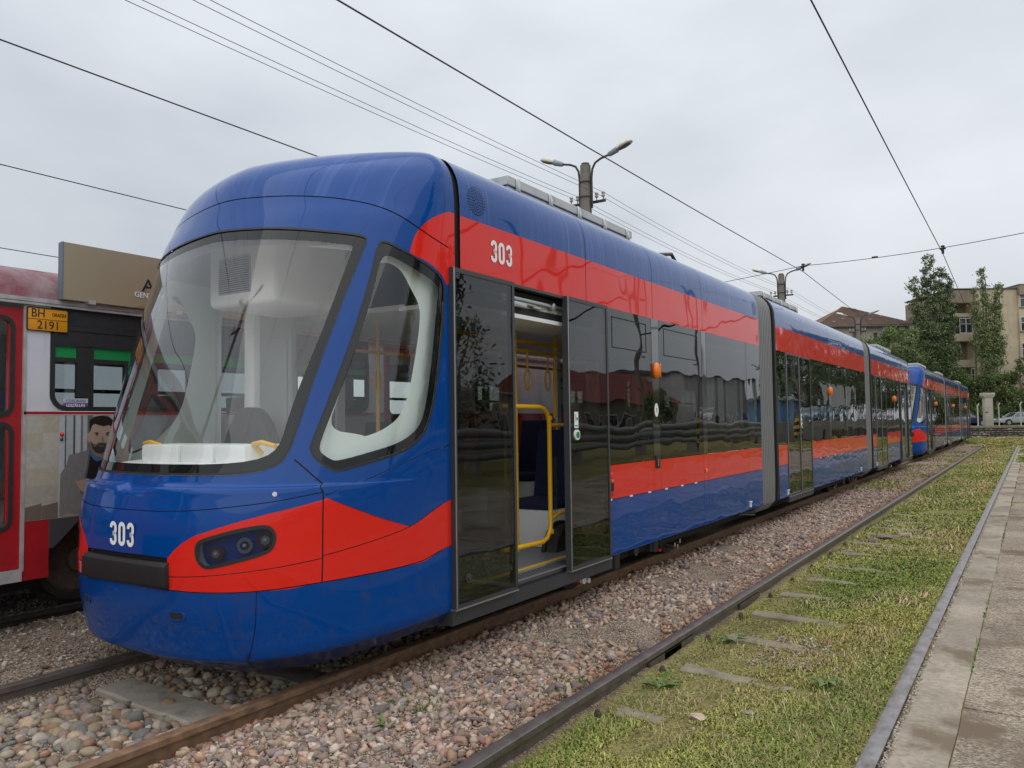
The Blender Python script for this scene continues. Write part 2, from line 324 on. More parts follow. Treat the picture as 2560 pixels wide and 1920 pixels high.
SEAM_A = [(-2,2.952),(6.05,2.947),(14.62,2.931),(24.63,2.913),(37.38,2.885),(47.12,2.856),(57.62,2.819),(67.26,2.765),(78.84,2.684),(91,2.62)]
SEAM_F = [(-2,.634),(12.46,.622),(21.76,.617),(38.14,.62),(56.06,.646),(82.95,.663),(86.5,.69),(91,.736)]
SEAMS = [(SEAM_A, .004), ([(-2,1.034),(9.4,1.036),(20.35,1.049),(30.77,1.069),(40.85,1.088),(48.26,1.109),(55.6,1.131)], .0025),
         ([(43.2,1.31),(46.27,1.268),(50.93,1.203),(54.49,1.158),(55.67,1.109),(56.3,.787),(55.91,.647)], .004),
         ([(56.14,1.113),(70.11,1.21),(81.07,1.291),(91,1.369)], .0022), ([(12.74,.693),(21.93,.702),(32.3,.72),(42.23,.738),(56.14,.773)], .0022),
         ([(56.38,.787),(66.79,.823),(80.01,.878),(84.93,.937),(91,1.031)], .0022), (SEAM_F, .003), ([(38.14,.62),(37.3,.425),(31.5,.146)], .0025)]
def inside(P, x, y):
    P = np.asarray(P); r = np.zeros(len(x), bool); n = len(P); j = n-1
    for i in range(n):
        xi, yi = P[i]; xj, yj = P[j]
        c = ((yi > y) != (yj > y)) & (x < (xj-xi)*(y-yi)/(yj-yi+1e-15)+xi); r ^= c; j = i
    return r
def cdt(polys, du=1.25, dz=.03):
    KX = 2.0/90
    us = sorted(set(list(np.arange(0, 90.01, du))+[.3, .7, 1.8, 2.1, 2.3, 2.7, 2.9, 3.1, 3.4, 89.4, 89.8])); zs = list(np.arange(.14, ZT, dz))+[.225, .24, .25, 1.155, 1.160, 1.164, 1.168, 1.172, 1.18, 1.19, 1.20, 1.21, 3.23, 3.245, 3.255, 3.265, 3.275, 3.28, 3.286, 3.292, 3.298, 3.302, 3.306, 3.309, 3.311, 3.313, 3.3145, ZT]
    V = [(u*KX, z) for u in us for z in zs]; E = []
    def pl(P, closed=True):
        b = len(V); V.extend([(p[0]*KX, p[1]) for p in P]); n = len(P)
        E.extend([(b+i, b+(i+1) % n) for i in range(n if closed else n-1)])
    for P in polys: pl(P)
    pl([(0, .14), (90, .14), (90, ZT), (0, ZT)])
    v, e, f, *_ = delaunay_2d_cdt([Vector(p) for p in V], E, [], 0, 1e-5)
    v = np.array([(p[0]/KX, p[1]) for p in v]); f = np.array([t for t in f if len(t) == 3])
    c = v[f].mean(1); ok = (c[:, 0] > 1e-6) & (c[:, 0] < 90) & (c[:, 1] > .14) & (c[:, 1] < ZT)
    f = f[ok]; a = v[f]; ar = (a[:, 1, 0]-a[:, 0, 0])*(a[:, 2, 1]-a[:, 0, 1])-(a[:, 2, 0]-a[:, 0, 0])*(a[:, 1, 1]-a[:, 0, 1])
    f[ar < 0] = f[ar < 0][:, ::-1]
    f = f[np.abs(ar) > 1e-9]
    return v, f, v[f].mean(1)
def patch(name, v, f, mt, parent, off=0., sides=(1,), flip=False):
    ids, inv = np.unique(f, return_inverse=True); f2 = inv.reshape(f.shape); ph = np.radians(np.clip(v[ids, 0], 0, 90)); z = np.clip(v[ids, 1], .14, ZT)
    P = SURF(ph, z); n = SNRM(ph, z); P = P+n*off
    VV, FF, NN = [], [], []
    for s in sides:
        q = np.array([s, 1, 1]); b = sum(len(a) for a in VV)
        VV.append(P*q); NN.append(n*q*(-1 if flip else 1)); FF.append((f2 if (s > 0) != flip else f2[:, ::-1])+b)
    V = np.concatenate(VV); F = np.concatenate(FF); NR = np.concatenate(NN)
    o = np_mesh(name, V, F, mt, parent, smooth=True)
    o.data.normals_split_custom_set_from_vertices([tuple(x) for x in NR])
    return o
def build_cab(root):
    parts = []
    wo, wi = chaikin(WS_O, 1), chaikin(WS_I, 1); so_, si = chaikin(SW_O, 2), chaikin(SW_I, 2)
    hl_o = chaikin(HL, 2); hl_i = chaikin(shrink(HL, .02), 2); ru = RED_U
    ws_s, sw_s = shrink(wo, .013), shrink(so_, .012)
    rec = [(-2, .798), (12.4, .793), (12.4, .622), (-2, .632)]
    strips = [strip(P, w) for P, w in SEAMS]
    v, f, c = cdt([wo, wi, so_, si, hl_o, hl_i, ru, RED_L, ws_s, sw_s, rec]+strips)
    x, y = c[:, 0], c[:, 1]; reg = np.full(len(f), 'shell', dtype=object)
    za = np.interp(x, [p[0] for p in SEAM_A], [p[1] for p in SEAM_A]); zf = np.interp(x, [p[0] for p in SEAM_F], [p[1] for p in SEAM_F])
    reg[y > za] = 'cap'; reg[y < zf] = 'bump'; reg[y < .232] = 'chin'
    reg[inside(RED_L, x, y)] = 'redl'; reg[inside(ru, x, y)] = 'redu'
    for i, s in enumerate(strips): reg[inside(s, x, y)] = 'gap%d' % i
    reg[inside(rec, x, y)] = 'rec'
    for nm, P in (('wseal', wo), ('wfrit', ws_s), ('ws', wi), ('sseal', so_), ('sfrit', sw_s), ('sw', si), ('hlseal', hl_o), ('hlg', hl_i)): reg[inside(P, x, y)] = nm
    B = (1, -1)
    def p(nm, key, mt, off=0, sides=B, parent=root):
        k = np.isin(reg, key) if isinstance(key, (list, tuple)) else reg == key
        o = patch(nm, v, f[k], mt, parent, off, sides)
        if parent is root: parts.append(o)
        return o
    p('cab_shell', 'shell', mt_blue_cab); p('roof_cap', 'cap', mt_blue_cap); p('lower_bumper', 'bump', mt_blue_low); p('chin_strip', 'chin', mt_chin)
    [p('panel_seam', 'gap%d' % i, mt_groove, -.006, (s,)) for i in range(len(strips)) for s in B]; p('buffer_recess', 'rec', mt_black, -.03)
    w = p('windscreen', 'ws', mt_ws, -.004); p('windscreen_seal', 'wseal', mt_seal, .004, B, w); p('windscreen_border', 'wfrit', mt_frit, -.004, B, w)
    for s in (1, -1):
        p('red_nose_panel', 'redl', mt_red_cab, 0, (s,)); p('red_corner_panel', 'redu', mt_red_cab, 0, (s,))
        g = p('cab_side_window', 'sw', mt_ws, -.003, (s,)); p('window_seal', 'sseal', mt_seal, .003, (s,), g); p('window_border', 'sfrit', mt_frit, -.003, (s,), g)
        h = p('headlight', 'hlg', mt_lens, -.004, (s,)); p('headlight_seal', 'hlseal', mt_seal, .003, (s,), h)
        k = np.isin(reg, ['hlg', 'hlseal']); patch('headlight_bowl', v, f[k], mt_blue_cab, h, -.07, (s,))
        for (ph, z, r, mm) in ((26.08, .819, .040, mt_redlens), (34.42, .862, .042, mt_dkchrome), (40.33, .887, .044, mt_redlens)):
            a = np.array([radians(ph)]); b = np.array([z]); P = Vector(SURF(a, b)[0]); n = Vector(SNRM(a, b)[0]); P = P-n*.05; P.x *= s; n.x *= s
            MB().cyl(P, n, r, .03, 18).build('lamp_ring', mm, h, True)
            MB().cyl(P+n*.016, n, r*.55, .012, 14).build('lamp_lens', mt_dkchrome if mm is not mt_dkchrome else mt_black, h, True)
            MB().ell(P+n*.022, r*.25, r*.25, r*.25, 10, 6).build('lamp_bulb', mt_lgray, h, True)
        for (ph, z) in ((41.6, 1.13),):
            a = np.array([radians(ph)]); b = np.array([z]); P = Vector(SURF(a, b)[0]); n = Vector(SNRM(a, b)[0]); P.x *= s; n.x *= s
            o = MB().cyl(P, n, .013, .008, 16).cyl(P+n*.005, n, .006, .006, 10).build('parking_sensor', mt_alu, root, True); parts.append(o)
        a = np.radians(np.array([14.67])); b = np.array([.486]); P = SURF(a, b)[0]; n = SNRM(a, b)[0]; P[0] *= s; n[0] *= s
        n = Vector(n); u = Vector((-n.y, n.x, 0)).normalized(); P = Vector(P)
        def slot(hw, hh, d, k):
            ring = []
            for i in range(20):
                t = 2*pi*i/20; ring.append(P+u*hw*np.sign(cos(t))*abs(cos(t))**.5+Vector((0, 0, hh))*np.sign(sin(t))*abs(sin(t))**.5+n*d)
            return ring
        mb = MB(); mb.loft([slot(.055, .027, .001, 0), slot(.047, .019, .004, 0), slot(.045, .017, -.02, 0)], cap=False); o = mb.build('tow_eye_slot', mt_blue_cab, root, True); parts.append(o)
        o = MB().loft([slot(.046, .018, .0025, 0), slot(.02, .009, .0026, 0)], cap=True).build('tow_eye_cover', mt_skin, root); parts.append(o)
    # buffer: a rounded bar proud of the nose, following its curve
    rings = []
    for i in range(17):
        xx = -.40+.80*i/16; ph = np.array([asin(min(.999, (abs(xx)/1.21)**1.35))]); q = SURF(ph, np.array([.69]))[0]; yy = q[1]
        e = .0 if 0 < i < 16 else .0
        yy = .004+yy*.35; rings.append([(xx, yy-.008, .628), (xx, yy-.020, .645), (xx, yy-.018, .748), (xx, yy+.004, .768), (xx, yy+.06, .772), (xx, yy+.06, .628)])
    parts.append(MB().loft(rings).build('front_buffer', mt_buffer, root, bevel=.003))
    parts.append(digits303(.135, Vector(SURF(np.array([0.]), np.array([.9]))[0])+Vector((0, -.004, .0)), FACE_NY, mt_num, root))
    # inner liner with the window openings left free
    for s, hole in ((1, chaikin(SW_T, 2)), (-1, chaikin(SW_F, 2))):
        v, f, c = cdt([wi, hole], 2.5, .06)
        k = ~(inside(wi, c[:, 0], c[:, 1]) | inside(hole, c[:, 0], c[:, 1])) & (c[:, 1] > .4) & (c[:, 1] < 3.1)
        lo = c[:, 1] < 2.60
        parts.append(patch('inner_liner', v, f[k & lo], mt_mint, root, -.075, (s,), flip=True)); parts.append(patch('cab_headliner', v, f[k & ~lo], mt_head, root, -.075, (s,), flip=True))
    # driver's cab fittings
    def add(o): parts.append(o); return o
    d = add(MB().hexa([(-.8, .62, .4), (.8, .62, .4), (.95, 1.3, .4), (-.95, 1.3, .4), (-.72, .40, 1.27), (.72, .40, 1.27), (.95, 1.0, 1.30), (-.95, 1.0, 1.30)]).build('dashboard', mt_white, root, bevel=.02))
    for a, b in ((-.62, -.22), (-.2, .12), (.14, .42)): MB().box(a, b, .50, .80, 1.27, 1.385).build('dash_cover', mt_white, d, bevel=.02)
    for s in (-1, 1): MB().tube([(s*.55+(-.12), .62, 1.33), (s*.55-.12, .56, 1.39), (s*.55-.02, .54, 1.40), (s*.55+.06, .56, 1.38), (s*.55+.07, .62, 1.32)], .015, 10).build('dash_handle', mt_yel, d, True)
    hv = add(MB().box(-.78, -.06, 1.12, 1.85, 2.36, 2.9).build('air_unit', mt_bright, root, bevel=.05, seg=3))
    mb = MB()
    for i in range(16): mb.box(-.63, -.30, 1.105, 1.118, 2.46+i*.0155, 2.468+i*.0155)
    mb.build('air_grille', mt_gray, hv)
    MB().box(-.64, -.29, 1.112, 1.121, 2.45, 2.715).build('grille_backing', mt_lgray, hv)
    add(MB().box(-1.14, -1.0, 1.72, 1.86, .36, 2.45).build('cab_column', mt_bright, root, bevel=.04))
    pa = add(MB().box(-1.0, -.62, 1.78, 1.84, .36, 2.42).build('cab_partition', mt_mid, root, bevel=.01))
    MB().box(-.96, -.66, 1.765, 1.78, .5, 2.2).build('partition_door', mt_mid, pa, bevel=.01)
    se = add(MB().box(-1.0, -.5, 1.12, 1.55, .75, .86).build('driver_seat', mt_navy, root, bevel=.04))
    ring = []
    for k, yy in enumerate((1.46, 1.56)):
        ring.append([(-.76+.33*cos(t)*1.0*(1 if sin(t) < 0 else .98), yy, (1.02+.62*sin(t)) if sin(t) > 0 else .82) for t in np.linspace(0, 2*pi, 28, endpoint=False)])
    MB().loft(ring).build('seat_back', mt_black, se, bevel=.02)
    return parts

PROF = [(1.21,2.5),(1.21,2.70),(1.21,2.86),(1.209,2.93),(1.205,3.0),(1.199,3.05),(1.19,3.10),(1.175,3.14),(1.155,3.18),(1.13,3.215),(1.10,3.245),(1.07,3.264),(1.03,3.28),(.98,3.29),(.93,3.298),(.80,3.306),(.60,3.311),(.3,3.314),(0,3.315)]
def prof(z0=2.5, off=0.):
    R = [(x-off if x > .02 else 0, z-off*.8) for x, z in PROF if z >= z0-1e-6]
    return R+[(-x, z) for x, z in R[::-1] if x > 1e-6]
def shell(mb, ya, yb, pts, th=.0):
    n = len(pts); mb.add([(x, ya, z) for x, z in pts]+[(x, yb, z) for x, z in pts], [(i, i+1, i+1+n, i+n) for i in range(n-1)])
    return mb
def build_tram():
    R = empty('tram', (XC, Y0, 0), 0, 'long blue and red articulated tram in front, numbered 303, with its door open', 'tram')
    front = build_cab(R)
    LT = 2*(15.52-Y0)
    for o in front:
        c = o.copy(); COL.objects.link(c); c.parent = R
        c.matrix_basis = Matrix.Translation((0, LT, 0)) @ Matrix.Rotation(pi, 4, 'Z') @ o.matrix_basis
        for ch in o.children:
            d = ch.copy(); COL.objects.link(d); d.parent = c
    Y = lambda a: a-Y0
    W = 1.21
    # skin under the panels, floor, ceiling
    secs = [(4.10, 11.02), (11.8, 19.25), (20.02, 26.94)]
    for a, b in secs:
        shell(MB(), Y(a), Y(b), prof(2.5, .02)).build('roof_underskin', mt_skin, R)
        MB().box(-1.13, 1.13, Y(a+.5), Y(b-.3), 2.36, 2.40).build('ceiling', mt_white, R)
        MB().box(-1.14, 1.14, Y(a), Y(b), .30, .36).build('floor', mt_floor, R)
        MB().box(-.95, .95, Y(a+.1), Y(b-.1), .17, .298).build('underframe', mt_under, R)
    MB().box(-.95, .95, Y(3.45), Y(4.1), .22, .30).build('cab_floor', mt_under, R)
    # roof and red cant-rail panels between seams
    seams = [[4.06, 4.125], [4.185, 5.95, 7.35, 8.77, 11.02], [11.87, 14.06, 15.55, 17.0, 19.25], [20.1, 22.3, 24.5, 26.855], [26.915, 26.98]]
    pb = [p for p in prof() if p[1] >= 2.8599]; pr = [(x, z) for x, z in PROF if z <= 2.8601]
    for S_ in seams:
        for a, b in zip(S_[:-1], S_[1:]):
            ga = .004 if a != S_[0] else 0; gb = .004 if b != S_[-1] else 0
            shell(MB(), Y(a+ga), Y(b-gb), pb).build('roof_panel', mt_blue_roof, R, True, angle=80)
            for s in (1, -1): shell(MB(), Y(a+ga), Y(b-gb), [(x*s, z) for x, z in pr]).build('red_band', mt_red, R, True, angle=80)
    # ---- right flank
    def pane(a, b, z0=1.115, z1=2.5, s=1, mt=None, vent=False, t=.012, x=W):
        o = MB().box(s*(x-t), s*x, Y(a+.004), Y(b-.004), z0, z1).build('window_pane', mt or mt_tint, R)
        if vent:
            mb = MB(); c = (a+b)/2; a2, b2, q0, q1 = a+.13, b-.13, 2.15, 2.43
            for (p0, p1, r0, r1) in ((a2, b2, q1-.009, q1), (a2, b2, q0, q0+.009), (a2, a2+.009, q0, q1), (b2-.009, b2, q0, q1)): mb.box(s*x, s*(x+.003), Y(p0), Y(p1), r0, r1)
            mb.build('vent_frame', mt_black, o)
            mb = MB()
            for k in range(3): mb.box(s*x, s*(x+.003), Y(b2-.11+k*.03), Y(b2-.09+k*.03), q0-.05, q0-.035)
            mb.build('vent_mark', mt_black, o)
        return o
    def pillar(a, b, s=1, lamp=False):
        o = MB().box(s*(W-.02), s*W, Y(a+.003), Y(b-.003), 1.115, 2.5).build('window_pillar', mt_dkpanel, R)
        if lamp:
            l = MB().ell((s*(W+.004), Y((a+b)/2), 1.99), .048, .052, .082, 16, 10).build('orange_lamp', mt_orange, R, True)
            MB().box(s*(W+.045), s*(W+.056), Y((a+b)/2-.006), Y((a+b)/2+.006), 1.92, 2.06).build('lamp_rib', mt_orange, l, bevel=.003)
        return o
    def belt(a, b, s=1, marker=False):
        o = MB().box(s*(W-.02), s*W, Y(a+.003), Y(b-.003), .815, 1.11).build('red_belt', mt_red, R)
        if marker: MB().box(s*W, s*(W+.012), Y((a+b)/2-.035), Y((a+b)/2+.035), .90, .945).build('side_marker', mt_orange, R, bevel=.006)
        return o
    def skirt(a, b, s=1, z0=.33):
        return MB().box(s*(W-.02), s*W, Y(a+.003), Y(b-.003), z0, .81).build('blue_skirt', mt_blue, R)
    def backing(a, b, s=1):
        MB().box(s*(W-.045), s*(W-.028), Y(a), Y(b), .36, 1.10).build('lower_backing', mt_skin, R)
        mb = MB()
    def mull(y, s=1, w=.03): MB().box(s*(W-.05), s*(W-.016), Y(y-w), Y(y+w), 1.10, 2.5).build('mullion', mt_skin if s > 0 else mt_white, R)
    def leaf(a, b, x0, s=1, open_=False, btn=None):
        o = MB().box(s*x0, s*(x0+.014), Y(a+.03), Y(b-.03), .345, 2.475).build('door_leaf', mt_door, R)
        mb = MB()
        for (p0, p1, r0, r1) in ((a+.004, a+.032, .325, 2.5), (b-.032, b-.004, .325, 2.5), (a+.03, b-.03, .325, .347), (a+.03, b-.03, 2.47, 2.5)): mb.box(s*(x0-.03), s*(x0+.02), Y(p0), Y(p1), r0, r1)
        mb.build('door_frame', mt_gray, o)
        mb = MB(); mb.box(s*(x0+.02), s*(x0+.024), Y(a+.006), Y(a+.014), .33, 2.5); mb.box(s*(x0-.03), s*(x0+.024), Y(a), Y(b), .316, .325); mb.build('door_edge_strip', mt_alu, o)
        if btn:
            MB().cyl((s*(x0+.017), Y(btn), 1.39), (1, 0, 0), .042, .02, 20).build('door_button_ring', mt_white, o, True)
            MB().cyl((s*(x0+.029), Y(btn), 1.39), (1, 0, 0), .026, .006, 16).build('door_button', mat_green, o, True)
            MB().box(s*(x0+.014), s*(x0+.0155), Y(btn-.03), Y(btn+.035), 1.445, 1.575).build('door_sticker', mt_white, o)
            MB().box(s*(x0+.0155), s*(x0+.0165), Y(btn-.012), Y(btn-.004), 1.50, 1.555).cyl((s*(x0+.016), Y(btn+.014), 1.52), (1, 0, 0), .012, .002, 10).box(s*(x0+.0155), s*(x0+.0165), Y(btn-.02), Y(btn+.025), 1.458, 1.468).build('sticker_sign', mat_green, o)
        return o
    mat_green = mat('green_print', (.02, .2, .08), .5)
    # section 1: half-open front door
    def front_door(rev=False):
        T = (lambda y: y) if not rev else (lambda y: 2*15.52-y)
        def iv(a, b): return (T(a), T(b)) if not rev else (T(b), T(a))
        d1 = leaf(*iv(4.06, 4.79), W+.012, btn=None)
        MB().cyl((W+.03, Y(T(4.2)), .5), (1, 0, 0), .03, .012, 18).cyl((W+.037, Y(T(4.2)), .5), (1, 0, 0), .013, .01, 10).build('door_lock', mt_gray, d1, True)
        leaf(*iv(5.56, 6.29), W+.012, btn=T(5.69))
        y0, y1 = iv(4.06, 6.295)
        MB().box(W-.06, W+.005, Y(y0), Y(y1), 2.5-.022, 2.5-.002).build('door_header', mt_gray, R)
        MB().box(W-.10, W+.004, Y(y0+.0), Y(y1+.05), .22, .315).build('door_sill', mt_gray, R)
        st = MB().box(W-.20, W-.01, Y(y0+.35), Y(y1-.35), .36, .366).build('door_step', mt_alu, R)
        mb = MB()
        for k in range(4): mb.box(W-.135+k*.03, W-.125+k*.03, Y(y0+.35), Y(y1-.35), .366, .371)
        mb.build('step_groove', mt_gray, st)
        MB().box(W-.255, W-.205, Y(y0+.35), Y(y1-.35), .36, .3665).build('step_edge_line', mt_yelline, R)
        me = MB().box(.7, W-.06, Y(y0+.1), Y(y1-.1), 2.27, 2.30).build('door_mechanism_tray', mt_white, R)
        MB().box(.75, W-.08, Y(y0+.1), Y(y1-.1), 2.302, 2.47).build('mechanism_case', mt_black, me)
        mb = MB(); yc = (y0+y1)/2
        mb.box(W-.09, W-.05, Y(y0+.2), Y(y1-.2), 2.40, 2.425); mb.cyl((W-.06, Y(yc-.2), 2.385), (0, 1, 0), .012, .5); mb.cyl((W-.05, Y(yc+.28), 2.405), (1, 0, 0), .028, .05); mb.box(W-.08, W-.04, Y(yc-.30), Y(yc-.1), 2.35, 2.385); mb.box(W-.07, W-.04, Y(yc), Y(yc+.12), 2.36, 2.378)
        mb.build('mechanism_rod', mt_alu, me, bevel=.003)
        # handrails of the doorway
        r = .019; x = .97; q = lambda y: Y(T(y))
        MB().tube([(x, q(5.0), 1.62), (x, q(5.55), 1.62), (x, q(5.63), 1.605), (x, q(5.69), 1.56), (x, q(5.715), 1.49), (x, q(5.715), .66), (x, q(5.70), .6), (x, q(5.65), .55), (x, q(5.58), .53), (x, q(5.0), .54)], r, 12).build('door_handrail', mt_yel, R, True)
        MB().tube([(x, q(5.72), 1.47), (x, q(6.25), 1.47)], r*.9, 10).build('handrail_branch', mt_yel, R, True); MB().tube([(x, q(5.72), .70), (x, q(5.85), .735), (x, q(6.25), .735)], r*.9, 10).build('handrail_branch', mt_yel, R, True)
        for z in (1.53, .60): MB().cyl((x, q(5.715), z), (0, 0, 1), .027, .035, 12).build('handrail_bracket', mt_yel, R, True)
        MB().box(.955, .985, Y(T(5.80))-.005, Y(T(5.80))+.005, .5, 1.2).build('draught_screen', mt_clear, R)
        for a_, b_ in (((.62, q(5.75), .4), (.62, q(5.75), 2.35)), ((.62, q(6.42), 1.53), (.62, q(6.44), 2.34)), ((.62, q(4.6), 2.2), (.62, q(7.0), 2.2))): MB().tube([a_, b_], .018, 10).build('grab_pole', mt_yel, R, True)
    front_door(); front_door(True)
    divs1 = [(6.295, 7.31, 'v'), (7.31, 7.49, 'l'), (7.49, 8.72, 'v'), (8.72, 8.87, 'p'), (8.87, 10.41, 'w'), (10.41, 11.02, 'w')]
    divs2 = [(11.87, 12.40, 'w'), (13.98, 14.15, 'm'), (14.15, 15.42, 'v'), (15.42, 15.62, 'l'), (15.62, 17.0, 'v'), (17.0, 17.15, 'm'), (17.15, 18.45, 'w'), (18.45, 19.25, 'w')]
    divs3 = [(20.09, 20.62, 'w'), (22.22, 22.36, 'p'), (22.36, 23.6, 'v'), (23.6, 23.78, 'l'), (23.78, 24.745, 'w')]
    for D in (divs1, divs2, divs3):
        for a, b, k in D:
            if k in 'vw': pane(a, b, vent=k == 'v')
            else: pillar(a, b, 1, k == 'l')
            belt(a, b, 1, k in 'pm'); mull(a); mull(b)
    for a, b in ((6.295, 8.72), (8.72, 8.87), (8.87, 10.41), (10.41, 11.02), (11.87, 12.40), (13.98, 14.15), (14.15, 17.0), (17.0, 17.15), (17.15, 18.45), (18.45, 19.25), (20.09, 20.62), (22.22, 24.745)): skirt(a, b)
    for a, b in ((6.31, 11.02), (11.87, 12.40), (13.98, 19.25), (20.09, 20.62), (22.22, 24.73)): backing(a, b)
    for a, b in ((12.40, 13.98), (20.62, 22.22)):
        c = (a+b)/2
        leaf(a, c, W-.012); leaf(c, b, W-.012, btn=c+.09 if a < 15 else None)
        MB().box(W-.10, W+.002, Y(a), Y(b), .24, .314).build('door_sill', mt_gray, R)
    # small white tabs, handle, vent slot, sticker, socket
    for y in (6.34, 6.77, 7.19, 7.61, 8.04, 8.45, 14.6, 15.2, 15.8, 16.4): MB().box(W-.002, W+.004, Y(y-.028), Y(y+.028), .803, .817).build('hinge_tab', mt_white, R)
    h = MB().box(W, W+.008, Y(6.325), Y(6.41), .85, 1.045).build('belt_handle', mt_red, R, bevel=.004)
    MB().box(W+.008, W+.0095, Y(6.34), Y(6.395), .885, .955).build('handle_recess', mt_skin, h); MB().cyl((W+.009, Y(6.365), .975), (1, 0, 0), .012, .01, 12).build('handle_lock', mt_chrome, h, True)
    v_ = MB().box(W, W+.008, Y(7.345), Y(7.455), 1.03, 1.155).build('pillar_vent', mt_black, R, bevel=.004); MB().box(W+.008, W+.010, Y(7.395), Y(7.412), 1.05, 1.12).build('vent_slit', mt_alu, v_)
    st = MB().add([(W+.001, Y(7.4)+.05*cos(t), 1.6+.068*sin(t)) for t in np.linspace(0, 2*pi, 20, endpoint=False)], [tuple(range(20))]).build('oval_sticker', mt_white, R)
    MB().box(W+.001, W+.002, Y(7.394), Y(7.406), 1.58, 1.62).build('sticker_print', mt_gray, st)
    for y in (10.42, 12.33, 18.42, 20.55): MB().box(W, W+.014, Y(y-.02), Y(y+.02), .36, .42).box(W, W+.02, Y(y-.035), Y(y+.035), .42, .435).build('skirt_bracket', mt_white, R)
    digits303(.155, (W+.003, Y(4.67), 2.69), FACE_X, mt_num, R)
    digits303(.155, (W+.003, Y(26.4), 2.69), FACE_X, mt_num, R)
    # perforated loudspeaker rosettes on the sloping roof edge
    def rosette(y, z, r):
        k = next(i for i in range(len(PROF)-1) if PROF[i][1] <= z <= PROF[i+1][1]); (x0, z0), (x1, z1) = PROF[k], PROF[k+1]; t = (z-z0)/(z1-z0)
        n = Vector((z1-z0, 0, x0-x1)).normalized(); c = Vector((x0+(x1-x0)*t, Y(y), z))+n*.003; v = Vector((0, 1, 0)); u = v.cross(n); mb = MB()
        for j in range(1, 6):
            m_ = 6*j
            for i in range(m_):
                a = 2*pi*i/m_; p = c+(v*cos(a)+u*sin(a))*r*j/5
                mb.disc(p, n, r*.055, 8)
        mb.build('loudspeaker_holes', mt_skin, R)
    rosette(4.38, 3.0, .095); rosette(10.84, 3.0, .09)
    # bellows with ribs and end frames
    full = [(.80,.20),(1.05,.24),(1.15,.33)]+[(1.16,z) for z in (.6,1.2,1.8,2.4)]+[(x-.05, z-.03) for x, z in PROF[1:] if x > .3]
    full = full+[(-x, z) for x, z in full[::-1]]
    for a, b in ((11.02, 11.8), (19.25, 20.02)):
        shell(MB(), Y(a), Y(b), full).build('bellows_sleeve', mt_ribdk, R, True)
        nb = 8
        for i in range(nb):
            y = a+.06+(b-a-.20)*i/(nb-1); rings = []
            for (dx, dy) in ((0, -.022), (.045, -.012), (.045, .012), (0, .022)): rings.append([(x*(1+dx/1.2), Y(y)+dy, z+(dx*.7 if z > 3 else (-dx*.5 if z < .3 else 0))) for x, z in full])
            MB().loft(rings, cap=False, closed=False).build('bellows_rib', mt_rib, R, True, angle=20)
        rings = []
        for (dx, dy) in ((0, 0), (.055, 0), (.055, .09), (0, .09)): rings.append([(x*(1+dx/1.2), Y(b)-.02+dy, z+(dx*.7 if z > 3 else 0)) for x, z in full])
        MB().loft(rings, cap=False, closed=False).build('end_frame', mt_black, R)
        MB().tube([(1.0, Y(a)-.45, .235), (1.1, Y(a)-.05, .2), (1.0, Y(a)+.2, .16)], .012, 8).build('hose', mt_gray, R, True)
    # ---- left flank: plain window wall
    for a, b in secs:
        a0 = a-.02; n = 5
        for i in range(n):
            p0 = a0+(b-a0)*i/n; p1 = a0+(b-a0)*(i+1)/n
            pane(p0, p1, s=-1, mt=mt_clear); belt(p0, p1, -1); skirt(p0, p1, -1); mull(p0, -1, .05)
        backing(a, b, -1)
        MB().box(-W+.05, -W+.07, Y(a), Y(b), .36, 1.10).build('side_lining', mt_white, R); MB().box(W-.075, W-.05, Y(max(a, 6.4)), Y(min(b, 24.4)), .75, 1.10).build('side_lining', mt_white, R)
    # ---- roof equipment
    def roofbox(a, b, x0=-.5, x1=.86):
        o = MB().box(x0, x1, Y(a), Y(b), 3.29, 3.392).build('roof_box', mt_roofbox, R, bevel=.003, seg=1)
        MB().box(x0-.012, x1+.012, Y(a)-.012, Y(b)+.012, 3.402, 3.475).build('box_lid', mt_roofbox, o, bevel=.004, seg=1)
        n = 5
        for i in range(n):
            y = a+.12+(b-a-.24)*i/(n-1)
            MB().box(x1+.012, x1+.03, Y(y-.022), Y(y+.022), 3.345, 3.47).box(x1+.03, x1+.042, Y(y-.012), Y(y+.012), 3.36, 3.43).build('box_latch', mt_alu, o, bevel=.004)
    roofbox(5.3, 7.64); roofbox(12.4, 14.7); roofbox(23.4, 25.74)
    MB().tube([(.75, Y(8.55), 3.40), (.75, Y(9.05), 3.49), (.75, Y(9.27), 3.37)], .022, 8).build('roof_hoop', mt_gray, R)
    # ---- running gear
    for yb in (6.35, 17.2, 24.69):
        yb_ = yb+.0
        bg = MB().box(.60, .92, Y(yb_+.25), Y(yb_+2.0), .16, .30).box(-.92, -.60, Y(yb_+.25), Y(yb_+2.0), .16, .30).build('bogie_frame', mt_under, R, bevel=.02)
        for yy in (yb_, yb_+2.25):
            for s in (1, -1): MB().cyl((s*.76, Y(yy), .29), (1, 0, 0), .29, .10, 32).cyl((s*.69, Y(yy), .29), (1, 0, 0), .315, .03, 32).build('wheel', mt_steel, R, True)
            for k in range(7):
                a = 2*pi*k/7+.3; MB().cyl((.87, Y(yy)+.10*sin(a), .18+.10*cos(a)), (1, 0, 0), .026, .10, 12).build('wheel_bolt', mt_chrome, R, True)
        MB().cyl((.97, Y(yb_+.95), .22), (1, 0, 0), .05, .08, 12).build('brake_cylinder', mt_gray, bg, True); MB().box(.93, .99, Y(yb_+.5), Y(yb_+.62), .10, .27).build('magnet_hanger', mt_gray, bg, bevel=.01); MB().box(.93, .985, Y(yb_+1.35), Y(yb_+1.55), .15, .27).cyl((.98, Y(yb_+1.45), .20), (0, 0, 1), .035, .12, 10).build('brake_gear', mt_gray, bg, True)
